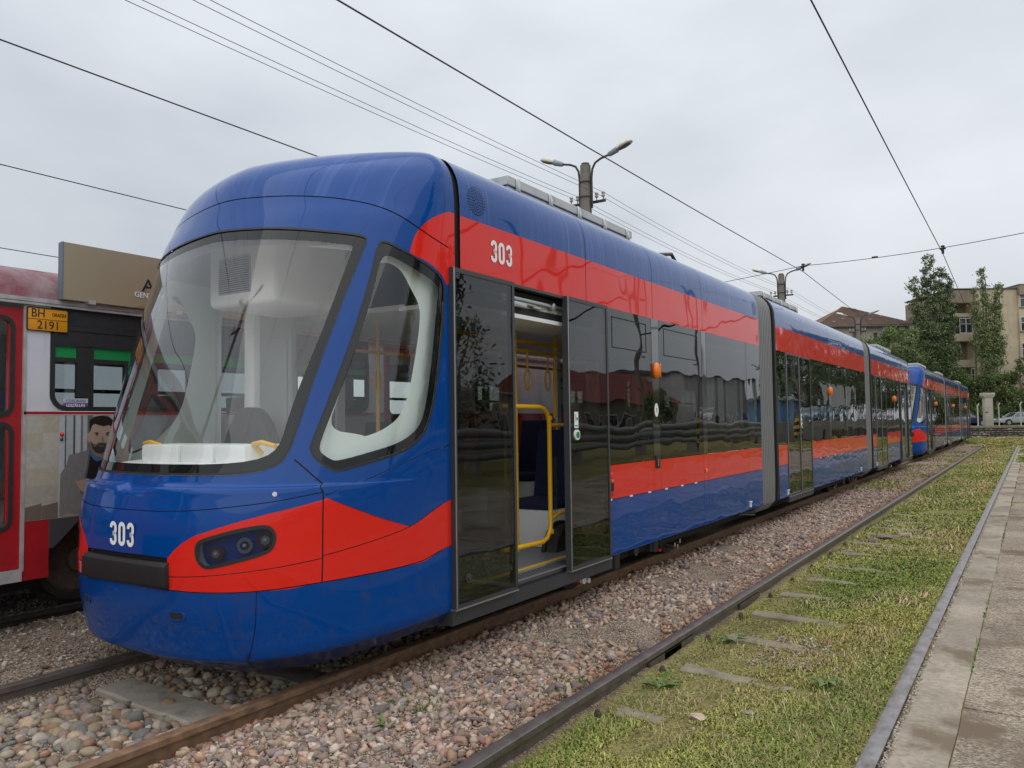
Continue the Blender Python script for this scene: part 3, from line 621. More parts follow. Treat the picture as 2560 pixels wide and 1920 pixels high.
        MB().box(.93, .97, Y(yb_+.42), Y(yb_+.46), .17, .20).box(.93, .99, Y(yb_+1.58), Y(yb_+1.62), .12, .15).build('red_tag', mt_red, bg)
    MB().box(.99, 1.07, Y(5.98), Y(6.1), .14, .22).build('coupling_red', mt_red, R, bevel=.01)
    MB().cyl((1.08, Y(6.05), .16), (1, 0, 0), .035, .03, 14).cyl((1.08, Y(6.14), .14), (1, 0, 0), .022, .03, 10).build('coupling_socket', mt_white, R, True)
    # ---- passengers' seats and straps
    def seat(x, y, f=1, z=.55):
        b = MB().box(x-.22, x+.22, Y(y)-.2, Y(y)+.2, .36, z).build('seat_base', mt_white, R, bevel=.02)
        MB().box(x-.22, x+.22, Y(y)-.22, Y(y)+.22, z, z+.09).build('seat_cushion', mt_navy, b, bevel=.03)
        MB().hexa([(x-.22, Y(y)+f*.19, z+.06), (x+.22, Y(y)+f*.19, z+.06), (x+.22, Y(y)+f*.25, z+.06), (x-.22, Y(y)+f*.25, z+.06), (x-.2, Y(y)+f*.27, z+.72), (x+.2, Y(y)+f*.27, z+.72), (x+.2, Y(y)+f*.32, z+.72), (x-.2, Y(y)+f*.32, z+.72)]).build('seat_back', mt_navy, b, bevel=.02)
    for y in (6.45, 7.3, 8.2, 9.2, 10.1): seat(.45, y, 1, .7); seat(-.85, y, 1, .8)
    for y in (5.4, 6.2): seat(-.85, y, 1, .8)
    for y in (14.6, 15.6, 16.6, 17.6): seat(.8, y); seat(-.8, y)
    for y in (22.8, 23.8): seat(.8, y); seat(-.8, y)
    for x in (-.45, .62):
        MB().tube([(x, Y(4.7), 2.12), (x, Y(10.9), 2.12)], .016, 8).build('ceiling_rail', mt_yel, R, True)
    for x, y in ((.62, 6.3), (.62, 5.95), (-.45, 5.2), (-.45, 5.75), (-.45, 6.3), (.62, 7.2)):
        MB().tube([(x, Y(y), 2.12)]+[(x, Y(y)+.045*sin(t), 1.96-.09*cos(t+pi)-.09) for t in np.linspace(0, 2*pi, 13)], .009, 6).build('strap_handle', mt_yel, R, True)
    for x, y in ((-.45, 5.2), (-.45, 7.2), (.62, 8.4), (.0, 13.2), (.0, 21.4), (-.4, 9.6)): MB().tube([(x, Y(y), .36), (x, Y(y), 2.36)], .018, 8).build('grab_pole', mt_yel, R, True)
    MB().tube([(.62, Y(4.72), .36), (.62, Y(4.72), 2.36)], .018, 8).build('grab_pole', mt_yel, R, True)
    return R
TRAM = build_tram()
TRAM2 = copy_tree(TRAM, None, 'second blue and red tram parked behind the long one, near the stone wall')
TRAM2.location = (XC, Y0+27.4, 0)
for t in (TRAM, TRAM2): t['group'] = 'blue and red trams on the near track'
# ------------------------------------------------------------------ ground
def ground_mat(name, cols, scale, bump, bscale, rough=.95, patch=None, pscale=.6, pthr=.5):
    """cell-by-cell coloured grains (voronoi) with relief, optional patches of a second colour"""
    mt = bpy.data.materials.new(name); mt.use_nodes = True; nt = mt.node_tree; nt.nodes.clear(); L = nt.links.new
    out = N(nt, 'ShaderNodeOutputMaterial'); b = N(nt, 'ShaderNodeBsdfPrincipled'); b.inputs['Roughness'].default_value = rough; b.inputs['Specular IOR Level'].default_value = .25; L(b.outputs[0], out.inputs[0])
    tc = N(nt, 'ShaderNodeTexCoord'); v = N(nt, 'ShaderNodeTexVoronoi'); v.inputs['Scale'].default_value = scale; L(tc.outputs['Object'], v.inputs[0])
    sp = N(nt, 'ShaderNodeSeparateColor'); L(v.outputs['Color'], sp.inputs[0])
    cr = N(nt, 'ShaderNodeValToRGB'); el = cr.color_ramp.elements
    while len(el) < len(cols): el.new(.5)
    for i, c in enumerate(cols): el[i].position = i/(len(cols)-1); el[i].color = (*c, 1)
    L(sp.outputs[0], cr.inputs[0]); src = cr.outputs[0]
    n = N(nt, 'ShaderNodeTexNoise'); n.inputs['Scale'].default_value = 1.3; n.inputs['Detail'].default_value = 6; L(tc.outputs['Object'], n.inputs[0])
    r = N(nt, 'ShaderNodeMapRange'); r.inputs[1].default_value = .3; r.inputs[2].default_value = .7; r.inputs[3].default_value = .75; r.inputs[4].default_value = 1.2; L(n.outputs[0], r.inputs[0])
    mm = N(nt, 'ShaderNodeMixRGB', blend_type='MULTIPLY'); mm.inputs[0].default_value = 1; L(src, mm.inputs[1]); L(r.outputs[0], mm.inputs[2]); src = mm.outputs[0]
    if patch:
        n2 = N(nt, 'ShaderNodeTexNoise'); n2.inputs['Scale'].default_value = pscale; n2.inputs['Detail'].default_value = 7; n2.inputs['Roughness'].default_value = .65; L(tc.outputs['Object'], n2.inputs[0])
        r2 = N(nt, 'ShaderNodeMapRange'); r2.inputs[1].default_value = pthr; r2.inputs[2].default_value = pthr+.1; L(n2.outputs[0], r2.inputs[0])
        m2 = N(nt, 'ShaderNodeMixRGB'); L(r2.outputs[0], m2.inputs[0]); L(src, m2.inputs[1]); m2.inputs[2].default_value = (*patch, 1); src = m2.outputs[0]
    L(src, b.inputs['Base Color'])
    v2 = N(nt, 'ShaderNodeTexVoronoi'); v2.inputs['Scale'].default_value = bscale; L(tc.outputs['Object'], v2.inputs[0])
    bp = N(nt, 'ShaderNodeBump', invert=True); bp.inputs['Distance'].default_value = bump; L(v2.outputs[0], bp.inputs['Height']); L(bp.outputs[0], b.inputs['Normal'])
    return mt
m_ballast = ground_mat('fine_gravel', [(.10, .075, .06), (.20, .15, .115), (.30, .23, .17), (.42, .36, .29)], 85, .008, 85)
m_soil = ground_mat('mossy_soil', [(.14, .12, .05), (.24, .205, .08), (.33, .28, .12), (.27, .26, .085)], 75, .014, 75, patch=(.19, .14, .085), pscale=2.6, pthr=.56)
m_terrain = ground_mat('yard_earth', [(.10, .09, .05), (.16, .14, .08), (.22, .2, .12)], 6, .03, 6, patch=(.07, .10, .025), pscale=.15, pthr=.5)
m_stone = mat('ballast_stone', (.3, .22, .19), .8, attr='tint', var=.22, vs=45, bump=.003, bs=90, spec=.3)
m_grass = mat('grass_blades', (.1, .12, .03), .7, attr='tint', spec=.25)
LX1, RX1, LX2, RX2 = -5.09, -3.59, -2.14, -.66
def gz(x, y):
    """height of the loose ground between the rails (rail top = 0)"""
    x = np.asarray(x, float); y = np.asarray(y, float)
    prof = np.interp(x, [-30, -9, -5.9, -5.25, -5.09, -4.95, -4.3, -3.8, -3.59, -3.5, -3.2, -2.6, -2.3, -2.05, -1.7, -1.2, -.8, -.6],
                        [.05, .05, .03, -.03, -.08, -.155, -.135, -.14, -.12, -.085, -.05, -.045, -.035, -.115, -.085, -.06, -.03, -.02])
    return prof + .008*np.sin(3.1*x+1.7*y)+.006*np.sin(7.3*y-2.2*x)+.004*np.sin(17*x+13*y)
def sheet(name, x0, x1, y0, y1, nx, ny, mt, kind='structure', pw=1.6):
    xs = np.linspace(x0, x1, nx); ys = y0+(y1-y0)*np.linspace(0, 1, ny)**pw; X, Yg = np.meshgrid(xs, ys)
    V = np.stack([X, Yg, gz(X, Yg)], -1).reshape(-1, 3); i = np.arange(nx*ny).reshape(ny, nx)
    F = np.stack([i[:-1, :-1], i[:-1, 1:], i[1:, 1:], i[1:, :-1]], -1).reshape(-1, 4)
    return tag(np_mesh(name, V, F, mt, smooth=True), kind=kind)
tag(MB().add([(-320, -120, -.3), (320, -120, -.3), (320, 420, -.3), (-320, 420, -.3)], [(0, 1, 2, 3)]).build('ground', m_terrain), 'bare grassy earth of the yard reaching to the horizon', kind='structure')
BALLAST = sheet('ballast', -14, -2.11, -4, 64, 120, 240, m_ballast)
SOIL = sheet('mossy_ground', -2.11, -.60, -4, 64, 40, 240, m_soil)

# ---- rails on their sleepers
m_rail = mat('worn_rail_steel', (.17, .15, .145), .33, metal=.5, var=.35, vs=9, dirt=(.16, .085, .045, .75), ds=7, dthr=.5, dmap=(6, 1, 6), bump=.001, bs=60)
m_rail2 = mat('weathered_rail_steel', (.27, .25, .25), .45, metal=.4, var=.3, vs=9, dirt=(.13, .10, .085, .85), ds=5, dthr=.47, dmap=(3, 1.2, 3), bump=.001, bs=40)
m_rust = mat('rusty_rail', (.24, .145, .085), .6, metal=.25, var=.4, vs=14, dirt=(.07, .05, .04, .7), ds=6, dthr=.5, dmap=(5, 1, 5))
RAILP = [(-.037, -.002), (-.033, .0), (.033, .0), (.037, -.002), (.037, -.032), (.012, -.044), (.010, -.125), (.03, -.138), (.065, -.146), (.065, -.155), (-.065, -.155), (-.065, -.146), (-.03, -.138), (-.010, -.125), (-.012, -.044), (-.037, -.032)]
def track_path(x, y0, y1, curve=True, shift=0):
    P = [(x, y) for y in np.arange(y0, 50.01, 2.0)]; R0 = 17.0; cx = -1.4-R0
    if curve:
        r = x-cx
        for a in np.linspace(0, 75, 20)[1:]: P.append((cx+r*cos(radians(a)), 50+r*sin(radians(a))))
    else: P += [(x, y) for y in (54, 58, 62)]
    return P
def rail(x, y0, parent, mt, curve=True, z=0):
    P = track_path(x, y0, 50, curve); rings = []
    for i, (px, py) in enumerate(P):
        a = P[max(0, i-1)]; b = P[min(len(P)-1, i+1)]; d = Vector((b[0]-a[0], b[1]-a[1])).normalized(); nx, ny = d.y, -d.x
        rings.append([(px+nx*u, py+ny*u, z+v) for u, v in RAILP])
    return MB().loft(rings).build('rail', mt, parent, True, angle=30)
m_sleeper = mat('weathered_wood_sleeper', (.25, .215, .15), .9, var=.35, vs=8, dirt=(.07, .075, .04, .8), ds=5, dthr=.5, bump=.006, bs=30)
m_concrete_sl = mat('concrete_sleeper', (.30, .27, .23), .9, var=.2, vs=10, dirt=(.05, .045, .04, .85), ds=3.0, dthr=.56, bump=.003, bs=60)
T1 = empty('tram_track', (0, 0, 0), 0, 'track under the two blue and red trams with rusty outer rail', 'tram track', 'tram tracks')
T2 = empty('tram_track', (0, 0, 0), 0, 'empty grassy track beside the concrete pavement, curving away behind the trams', 'tram track', 'tram tracks')
T3 = empty('tram_track', (0, 0, 0), 0, 'track under the old red and white tram', 'tram track', 'tram tracks')
rail(LX1, -3, T1, m_rail); rail(RX1, -3, T1, m_rust)
rail(LX2, -3, T2, m_rail); rail(RX2, -3, T2, m_rail2)
rail(-7.95, -3, T3, mt_steel, False, .1); rail(-6.45, -3, T3, mt_steel, False, .1)
def sleeper(parent, xa, xb, y, z, mt, w=.23, skew=0.):
    r = random; mb = MB(); n = 7; rings = []
    for i in range(n):
        t = i/(n-1); x = xa+(xb-xa)*t; yy = y+skew*(t-.5)+r.uniform(-.006, .006); h = z+r.uniform(-.006, .006); ww = w/2*(1+r.uniform(-.06, .06))
        rings.append([(x, yy-ww, h-.1), (x, yy-ww, h-.012), (x, yy-ww+.015, h), (x, yy+ww-.015, h+r.uniform(-.004, .004)), (x, yy+ww, h-.012), (x, yy+ww, h-.1)])
    return mb.loft(rings).build('sleeper', mt, parent, True, angle=35)
SLP = (3.96, 4.86, 5.72, 6.5, 7.37, 8.16, 8.99, 9.95, 10.77, 11.6, 12.4, 13.3, 14.2)
for y in SLP: sleeper(T2, -1.95+random.uniform(-.03, .05), -1.02+random.uniform(-.15, .1), y, -.060-.012*random.random(), m_sleeper, .13, -.16)
for y in (2.9, 3.65): sleeper(T1, -4.92, -3.66, y, -.115, m_concrete_sl, .26, -.05)
m_plate = mat('rusty_plate', (.10, .075, .06), .7, metal=.3, var=.4, vs=20)
for y in (2.95, 3.95, 4.86, 5.72, 6.5, 7.37, 8.16, 8.99, 9.95, 10.77, 12.4): 
    b = MB().box(LX2+.03, LX2+.15, y-.07, y+.07, -.155, -.118).build('base_plate', m_plate, T2, bevel=.004)
    MB().cyl((LX2+.10, y, -.105), (0, 0, 1), .022, .05, 6).cyl((LX2+.10, y, -.08), (0, 0, 1), .013, .03, 8).build('track_bolt', m_plate, b)
for y in (5.1, 5.35, 7.0): MB().box(LX2+.012, LX2+.03, y-.28, y+.28, -.115, -.05).build('fishplate', m_plate, T2, bevel=.004)

# ---- loose ballast stones
def stone_base(k, sub):
    bm = bmesh.new(); bmesh.ops.create_icosphere(bm, subdivisions=sub, radius=1); V = np.array([v.co for v in bm.verts]); F = np.array([[v.index for v in f.verts] for f in bm.faces]); bm.free()
    r = np.random.default_rng(k)
    for _ in range(7):      # broken faces: clip by random planes
        n = r.normal(size=3); n /= np.linalg.norm(n); d = r.uniform(.38, .82); s = V@n-d; V = V-np.outer(np.maximum(s, 0), n)
    return V*np.array([1.15, r.uniform(.62, .95), r.uniform(.42, .7)])*(1+r.normal(0, .04, (len(V), 1))), F
def pebble_base(k, sub):
    bm = bmesh.new(); bmesh.ops.create_icosphere(bm, subdivisions=sub, radius=1); V = np.array([v.co for v in bm.verts]); F = np.array([[v.index for v in f.verts] for f in bm.faces]); bm.free()
    r = np.random.default_rng(k); return V*np.array([1, r.uniform(.7, .9), r.uniform(.45, .65)])*(1+.06*np.sin(V@r.normal(size=(3, 1))*2)), F
def rots(n, flat=.45):
    a = rng.uniform(0, 2*pi, n); b = rng.normal(0, flat, n); c = rng.normal(0, flat, n)
    ca, sa, cb, sb, cc, sc_ = np.cos(a), np.sin(a), np.cos(b), np.sin(b), np.cos(c), np.sin(c); Z = np.zeros(n); O = np.ones(n)
    Rz = np.stack([ca, -sa, Z, sa, ca, Z, Z, Z, O], 1).reshape(n, 3, 3); Rx = np.stack([O, Z, Z, Z, cb, -sb, Z, sb, cb], 1).reshape(n, 3, 3); Ry = np.stack([cc, Z, sc_, Z, O, Z, -sc_, Z, cc], 1).reshape(n, 3, 3)
    return Rz@Rx@Ry
PINK = np.array([(.40, .27, .215), (.33, .235, .20), (.47, .36, .28), (.28, .23, .215), (.37, .22, .15), (.50, .42, .34), (.22, .18, .165), (.45, .31, .25), (.38, .31, .24), (.30, .21, .15)])
RIVER = np.array([(.36, .28, .19), (.28, .245, .195), (.34, .225, .135), (.40, .35, .28), (.19, .18, .16), (.42, .32, .22), (.31, .28, .235), (.25, .18, .13), (.21, .205, .19), (.43, .38, .31)])
GREY = np.array([(.22, .18, .14), (.30, .25, .2), (.36, .31, .25), (.18, .15, .12), (.42, .38, .33), (.28, .22, .17)])
def scatter(bases, X, Yv, Zv, R, pal):
    n = len(X); k = rng.integers(0, len(bases), n); rot = rots(n); c = pal[rng.integers(0, len(pal), n)]*rng.uniform(.75, 1.2, (n, 1)); VV, FF, CC = [], [], []; b = 0
    for j, (V, F) in enumerate(bases):
        ids = np.where(k == j)[0]
        if not len(ids): continue
        P = np.einsum('nij,vj->nvi', rot[ids]*R[ids, None, None], V)+np.stack([X, Yv, Zv], 1)[ids][:, None]
        VV.append(P.reshape(-1, 3)); FF.append((F[None]+(np.arange(len(ids))*len(V))[:, None, None]).reshape(-1, 3)+b); CC.append(np.repeat(c[ids], len(V), 0)); b += len(ids)*len(V)
    return np.concatenate(VV), np.concatenate(FF), np.concatenate(CC)
SB2 = [stone_base(i, 2) for i in range(8)]; SB1 = [stone_base(i, 1) for i in range(8)]; PB2 = [pebble_base(i, 2) for i in range(6)]
def field(n, x0, x1, y0, y1, pw=1.0): return rng.uniform(x0, x1, n), y0+(y1-y0)*rng.uniform(0, 1, n)**pw
def patchy(X, Yv, s, thr, seed=0):
    r = np.random.default_rng(seed); v = np.zeros(len(X))
    for _ in range(9): a = r.normal(size=2)*s; v += np.sin(X*a[0]+Yv*a[1]+r.uniform(0, 6))
    return v/3 > thr
def stuff(name, bases, X, Yv, R, pal, label, lift=.25, mt=m_stone):
    V, F, C = scatter(bases, X, Yv, gz(X, Yv)+R*lift, R, pal)
    k = np.exp(-((V[:, 0]-RX1-.06)/.10)**2)+np.exp(-((V[:, 0]-LX2+.06)/.10)**2)      # iron stain along the rails
    C = C*(1-k[:, None]*np.array([[.22, .38, .48]])); o = np_mesh(name, V, F, mt, col=C); return tag(o, label, kind='stuff')
# crushed pink ballast between the two tracks
X, Yv = field(15000, -3.52, -2.19, 1.7, 13.5, 1.25); k = patchy(X, Yv, 3.2, -.75, 1); X, Yv = X[k], Yv[k]
R = np.clip(rng.lognormal(log(.021), .38, len(X)), .009, .046); stuff('crushed_ballast', SB1, X, Yv, R, PINK, 'loose pink crushed ballast between the two tracks')
X, Yv = field(16000, -3.52, -2.19, 11, 52, 1.3); R = rng.uniform(.018, .04, len(X)); stuff('distant_ballast', [stone_base(3, 1)], X, Yv, R, PINK*.95, 'small crushed stones further along the tracks')
X, Yv = field(42000, -3.53, -2.18, 1.7, 9, 1.5); R = rng.uniform(.0035, .009, len(X)); OC = [(np.array([(1, 0, 0), (-1, 0, 0), (0, 1, 0), (0, -1, 0), (0, 0, .7), (0, 0, -.7)], float), np.array([(0, 2, 4), (2, 1, 4), (1, 3, 4), (3, 0, 4), (2, 0, 5), (1, 2, 5), (3, 1, 5), (0, 3, 5)]))]
stuff('pea_gravel', OC, X, Yv, R, np.concatenate([PINK, RIVER])*1.1, 'fine pea gravel among the ballast stones', .3)
# rounded river pebbles between the rails in front of the tram, grey chippings beyond the far rail
X, Yv = field(6500, -5.02, -3.67, .9, 7.5, 1.6); k = ~((np.abs(Yv-2.9) < .13) | (np.abs(Yv-3.65) < .13)) | (rng.uniform(size=len(X)) < .16); X, Yv = X[k], Yv[k]; R = np.clip(rng.lognormal(log(.021), .45, len(X)), .009, .05); stuff('river_pebbles', PB2, X, Yv, R, np.concatenate([RIVER*.9, PINK[:6]*.85]), 'rounded river pebbles between the rails under the tram nose')
X, Yv = field(2600, -5.02, -3.67, .9, 7.5, 1.6); R = rng.uniform(.008, .016, len(X)); stuff('small_pebbles', SB1, X, Yv, R, RIVER, 'small pebbles filling the gaps between the rails', .6)
X, Yv = field(16000, -7.6, -5.14, 1.6, 10, 1.3); R = np.clip(rng.lognormal(log(.011), .45, len(X)), .005, .035); stuff('grey_chippings', SB1, X, Yv, R, GREY, 'grey brown chippings between the old tram and the near track')
X, Yv = field(800, -3.66, -3.52, 1.4, 14); R = rng.uniform(.012, .032, len(X)); stuff('rail_edge_stones', SB1, X, Yv, R, PINK*.8, 'stones lying against the rusty rail')
X, Yv = field(700, -2.24, -2.17, 1.9, 14); R = rng.uniform(.008, .026, len(X)); stuff('rail_side_stones', SB1, X, Yv, R, PINK*.9, 'stones lying against the dark rail')
# the largest stones, one by one
m_stone_one = [mat('single_stone', tuple(c), .8, var=.3, vs=30, bump=.004, bs=60, spec=.3) for c in (PINK[0], PINK[2], PINK[3], PINK[6], PINK[8], RIVER[0], RIVER[1], RIVER[2], RIVER[3], RIVER[8])]
def single(bases, idx, n, x0, x1, y0, y1, r0, r1, pw=1.3):
    ms = {}
    for _ in range(n):
        j = random.randrange(len(bases)); c = random.choice(idx)
        if (j, c) not in ms:
            V, F = bases[j]; me = bpy.data.meshes.new('stone'); me.from_pydata([tuple(v) for v in V], [], [tuple(f) for f in F]); me.materials.append(m_stone_one[c])
            me.shade_smooth(); me.set_sharp_from_angle(angle=radians(38)); ms[j, c] = me
        x = random.uniform(x0, x1); y = y0+(y1-y0)*random.random()**pw; r = random.uniform(r0, r1)
        o = bpy.data.objects.new('stone', ms[j, c]); COL.objects.link(o); o.parent = BALLAST; o.scale = (r,)*3; o.location = (x, y, float(gz(x, y))+r*.3); o.rotation_euler = (random.gauss(0, .4), random.gauss(0, .4), random.uniform(0, 6.3))
single(SB2, [0, 1, 2, 3, 4], 150, -3.48, -2.22, 1.9, 7.5, .030, .052); single(PB2, [5, 6, 7, 8, 9], 60, -4.95, -3.72, 1.2, 2.7, .035, .068)
single(SB2, [3, 4], 12, -3.4, -2.3, 8, 14, .05, .07)

# ---- grass, moss and mown straw on the second track
def blades(n, x0, x1, y0, y1, hmin, hmax, wid, pal, pw=1.3, lay=.0, seed=0, thr=None, s=2.5, zf=gz):
    X, Yv = field(n, x0, x1, y0, y1, pw)
    if thr is not None: k = patchy(X, Yv, s, thr, seed); X, Yv = X[k], Yv[k]
    on = np.zeros(len(X), bool)
    for q in SLP: on |= (np.abs(Yv-(q-.16*((X+1.95)/.93-.5))) < .05) & (X < -1.08+.12*np.sin(q*9)) & (X > -1.9)      # thin growth on the sleepers
    k = ~on | (rng.uniform(size=len(X)) < .22); X, Yv = X[k], Yv[k]
    n = len(X); Z = zf(X, Yv); a = rng.uniform(0, 2*pi, n); h = rng.uniform(hmin, hmax, n); t = np.clip(rng.normal(lay, .35, n), -1.25, 1.52) if lay else rng.normal(0, .5, n)
    w = wid*(.6+.8*rng.uniform(size=n))*(1+Yv*.06); d = np.stack([np.cos(a), np.sin(a)], 1); p = np.stack([-np.sin(a), np.cos(a)], 1)
    B = np.stack([X, Yv, Z], 1); M_ = B.copy(); M_[:, :2] += d*(np.sin(t*.6)*h*.55)[:, None]; M_[:, 2] += np.cos(t*.6)*h*.55+.003; T = B.copy(); T[:, :2] += d*(np.sin(t)*h)[:, None]; T[:, 2] += np.cos(t)*h*.9+.004
    q = np.concatenate([p*w[:, None]/2, np.zeros((n, 1))], 1)
    V = np.stack([B-q, B+q, M_+q*.8, M_-q*.8, T], 1).reshape(-1, 3); i = np.arange(n)[:, None]*5
    F = np.concatenate([i+np.array([[0, 1, 2]]), i+np.array([[0, 2, 3]]), i+np.array([[3, 2, 4]])])
    c = pal[rng.integers(0, len(pal), n)]*rng.uniform(.65, 1.3, (n, 1)); r_ = np.random.default_rng(77); v = np.zeros(n)     # dry and mossy patches
    for _ in range(12): q_ = r_.normal(size=2)*np.array([3.2, 1.5]); v += np.sin(X*q_[0]+Yv*q_[1]+r_.uniform(0, 6))
    v = np.clip(v/4.5, -1, 1)[:, None]; c = c*(1-.22*np.maximum(-v, 0))*np.where(v > 0, 1+v*np.array([[.10, -.06, .05]]), 1.0+v*np.array([[.22, .06, .25]])); return V, F, np.repeat(c, 5, 0)
def grass_stuff(name, label, sets):
    V, F, C, b = [], [], [], 0
    for (v, f, c) in sets: V.append(v); F.append(f+b); C.append(c); b += len(v)
    return tag(np_mesh(name, np.concatenate(V), np.concatenate(F), m_grass, col=np.concatenate(C)), label, kind='stuff')
GREEN = np.array([(.30, .325, .075), (.36, .36, .095), (.235, .28, .065), (.43, .39, .135), (.35, .285, .11), (.19, .24, .06), (.28, .325, .075)]); STRAW = np.array([(.42, .34, .17), (.48, .40, .22), (.36, .27, .13), (.34, .30, .13)]); LUSH = np.array([(.11, .2, .035), (.14, .23, .04), (.09, .16, .03)])
grass_stuff('grass', 'short mossy grass and mown straw growing between the rails', [
    blades(26000, -2.06, -.72, 1.9, 9, .005, .016, .007, GREEN*.85, 1.4, lay=1.2), blades(90000, -2.06, -.72, 1.9, 9, .008, .026, .0065, GREEN, 1.4, lay=1.1, seed=3, thr=-.12), blades(24000, -1.5, -.72, 1.9, 12, .010, .032, .0065, GREEN, 1.4, lay=1.05),
    blades(52000, -2.06, -.7, 8, 50, .016, .04, .013, GREEN, 1.35, lay=1.0, seed=5, thr=-.6), blades(7000, -2.02, -.8, 1.9, 12, .04, .12, .0028, STRAW, 1.4, lay=1.5, seed=9, thr=.05),
    blades(9000, -2.02, -.8, 7, 45, .05, .13, .007, STRAW, 1.4, lay=1.5, seed=4, thr=.1), blades(3500, -2.08, -1.85, 1.9, 14, .015, .045, .005, np.concatenate([LUSH, GREEN]), 1.3, lay=.6, seed=3, thr=-.1), blades(1500, -1.1, -.74, 2, 20, .02, .05, .006, LUSH, 1.2, seed=6, thr=.4)])
grass_stuff('weeds', 'scattered weeds sprouting from the ballast', [blades(1500, -6.6, -6.1, 3.2, 3.6, .02, .05, .006, LUSH, 1, seed=1, thr=-.2, s=6), blades(1800, -5.95, -5.5, 3.1, 3.5, .02, .055, .006, LUSH, 1, seed=4, thr=-.2, s=6), blades(500, -6.1, -5.2, 2.3, 4.5, .02, .05, .006, LUSH, seed=2, thr=.35, s=3.5), blades(350, -3.05, -2.8, 3.35, 3.6, .01, .03, .005, LUSH, 1), blades(400, -2.45, -2.25, 3.9, 4.3, .01, .03, .005, LUSH, 1), blades(500, -3.4, -2.2, 1.9, 9, .012, .04, .005, LUSH, 1.3, seed=8, thr=.75, s=5), blades(5000, -3.4, -2.2, 18, 52, .03, .08, .02, GREEN, 1, seed=8, thr=.25, s=1.2),
    blades(9000, -5.0, -2.2, 50, 64, .04, .12, .03, GREEN, 1), blades(12000, -.5, 5, 30, 64, .02, .08, .03, GREEN, 1, seed=12, thr=.1, s=.8, zf=lambda x, y: np.zeros_like(x)), blades(16000, -2.2, 6, 46, 66, .03, .1, .03, np.concatenate([GREEN, STRAW]), 1, zf=lambda x, y: np.zeros_like(x)-.03)])
# broad-leaved weeds standing singly
def weed(x, y, n, r, label, cat='plant'):
    mb = MB(); z = float(gz(x, y)) if x < -.6 else 0.0
    for i in range(n):
        a = 2*pi*i/n+random.uniform(-.3, .3); l = r*random.uniform(.7, 1.2); d = Vector((cos(a), sin(a), 0)); q = Vector((-sin(a), cos(a), 0)); e = random.uniform(.3, .8)
        b = Vector((x, y, z)); mb.add([b, b+d*l*.5+q*l*.17+Vector((0, 0, l*e*.7)), b+d*l+Vector((0, 0, l*e*.6)), b+d*l*.5-q*l*.17+Vector((0, 0, l*e*.7))], [(0, 1, 2, 3)])
    return tag(mb.build('weed', mt_weed), label, cat)
mt_weed = mat('weed_leaf', (.10, .17, .035), .5, var=.3, vs=40)
weed(-1.93, 4.55, 9, .12, 'leafy weed at the foot of the dark rail, nearest the rail bolt', 'plant'); weed(-1.88, 5.75, 8, .13, 'leafy weed leaning over the dark rail, further along', 'plant'); weed(-1.05, 4.9, 8, .12, 'low bright green weed in the grass near the pavement', 'plant'); weed(-2.85, 3.15, 7, .07, 'tiny green weed among the pink ballast', 'plant')
X, Yv = field(260, -1.62, -1.2, 5.2, 5.95); R = rng.uniform(.006, .022, len(X)); stuff('stone_heap', SB1, X, Yv, R, RIVER, 'small scatter of pale pebbles in the grass between the rails', .6)
for (x, y, r, c) in ((-1.62, 11.3, .10, 3), (-1.48, 11.6, .08, 4), (-1.75, 11.0, .07, 3), (-1.9, 10.2, .06, 9), (-1.52, 4.05, .045, 1), (-1.3, 4.25, .04, 6)):
    V, F = SB2[int(abs(x*100)) % 8]; me = bpy.data.meshes.new('stone'); me.from_pydata([tuple(v*r) for v in V], [], [tuple(f) for f in F]); link('stone', me, m_stone_one[c], SOIL).location = (x, y, float(gz(x, y))+r*.4)

# ---- concrete pavement beside the second track
m_conc = ground_mat('trowelled_concrete', [(.29, .25, .195), (.335, .29, .23), (.38, .33, .265)], 40, .001, 300, patch=(.185, .145, .10), pscale=1.6, pthr=.52)
m_aggr = ground_mat('exposed_aggregate', [(.16, .13, .095), (.24, .195, .145), (.33, .275, .21), (.45, .39, .31)], 95, .003, 95, patch=(.165, .125, .085), pscale=1.5, pthr=.52)
PAVE = empty('pavement', (0, 0, 0), 0, 'worn concrete pavement along the right-hand rail', kind='structure')
def slab(x0, x1, y0, y1, z, mt, name):
    nx, ny = 6, max(4, int((y1-y0)/.25)); V = []; 
    for j in range(ny+1):
        for i in range(nx+1):
            x = x0+(x1-x0)*i/nx; y = y0+(y1-y0)*j/ny; e = i in (0, nx) or j in (0, ny)
            V.append((x+(random.uniform(-.003, .003) if e else 0), y+(random.uniform(-.006, .006) if e else 0), z+random.uniform(-.002, .002)-(.006 if e else 0)))
    F = [(j*(nx+1)+i, j*(nx+1)+i+1, (j+1)*(nx+1)+i+1, (j+1)*(nx+1)+i) for j in range(ny) for i in range(nx)]; b = len(V)
    per = [i for i in range(nx+1)]+[(j)*(nx+1)+nx for j in range(1, ny+1)]+[ny*(nx+1)+i for i in range(nx-1, -1, -1)]+[j*(nx+1) for j in range(ny-1, 0, -1)]
    V += [(V[i][0], V[i][1], z-.12) for i in per]; n = len(per)
    F += [(per[i], b+i, b+(i+1) % n, per[(i+1) % n]) for i in range(n)]
    return MB().add(V, F).build(name, mt, PAVE, True, angle=50)
ys = [-3, .9, 2.85, 4.8, 6.7, 8.6, 10.5, 12.5, 14.5, 16.5, 18.5, 21, 24, 27, 30, 35, 40, 48]
for a, b in zip(ys[:-1], ys[1:]):
    slab(-.355, 1.6, a+.008, b-.008, -.004+random.uniform(-.004, .004), m_aggr, 'paving_slab'); slab(1.615, 3.6, a+.008, b-.008, -.004, m_aggr, 'paving_slab')
for a, b in ((-3, 8), (8.005, 20), (20.005, 48)): slab(-.60, -.359, a, b, .0, m_conc, 'concrete_edge_strip')
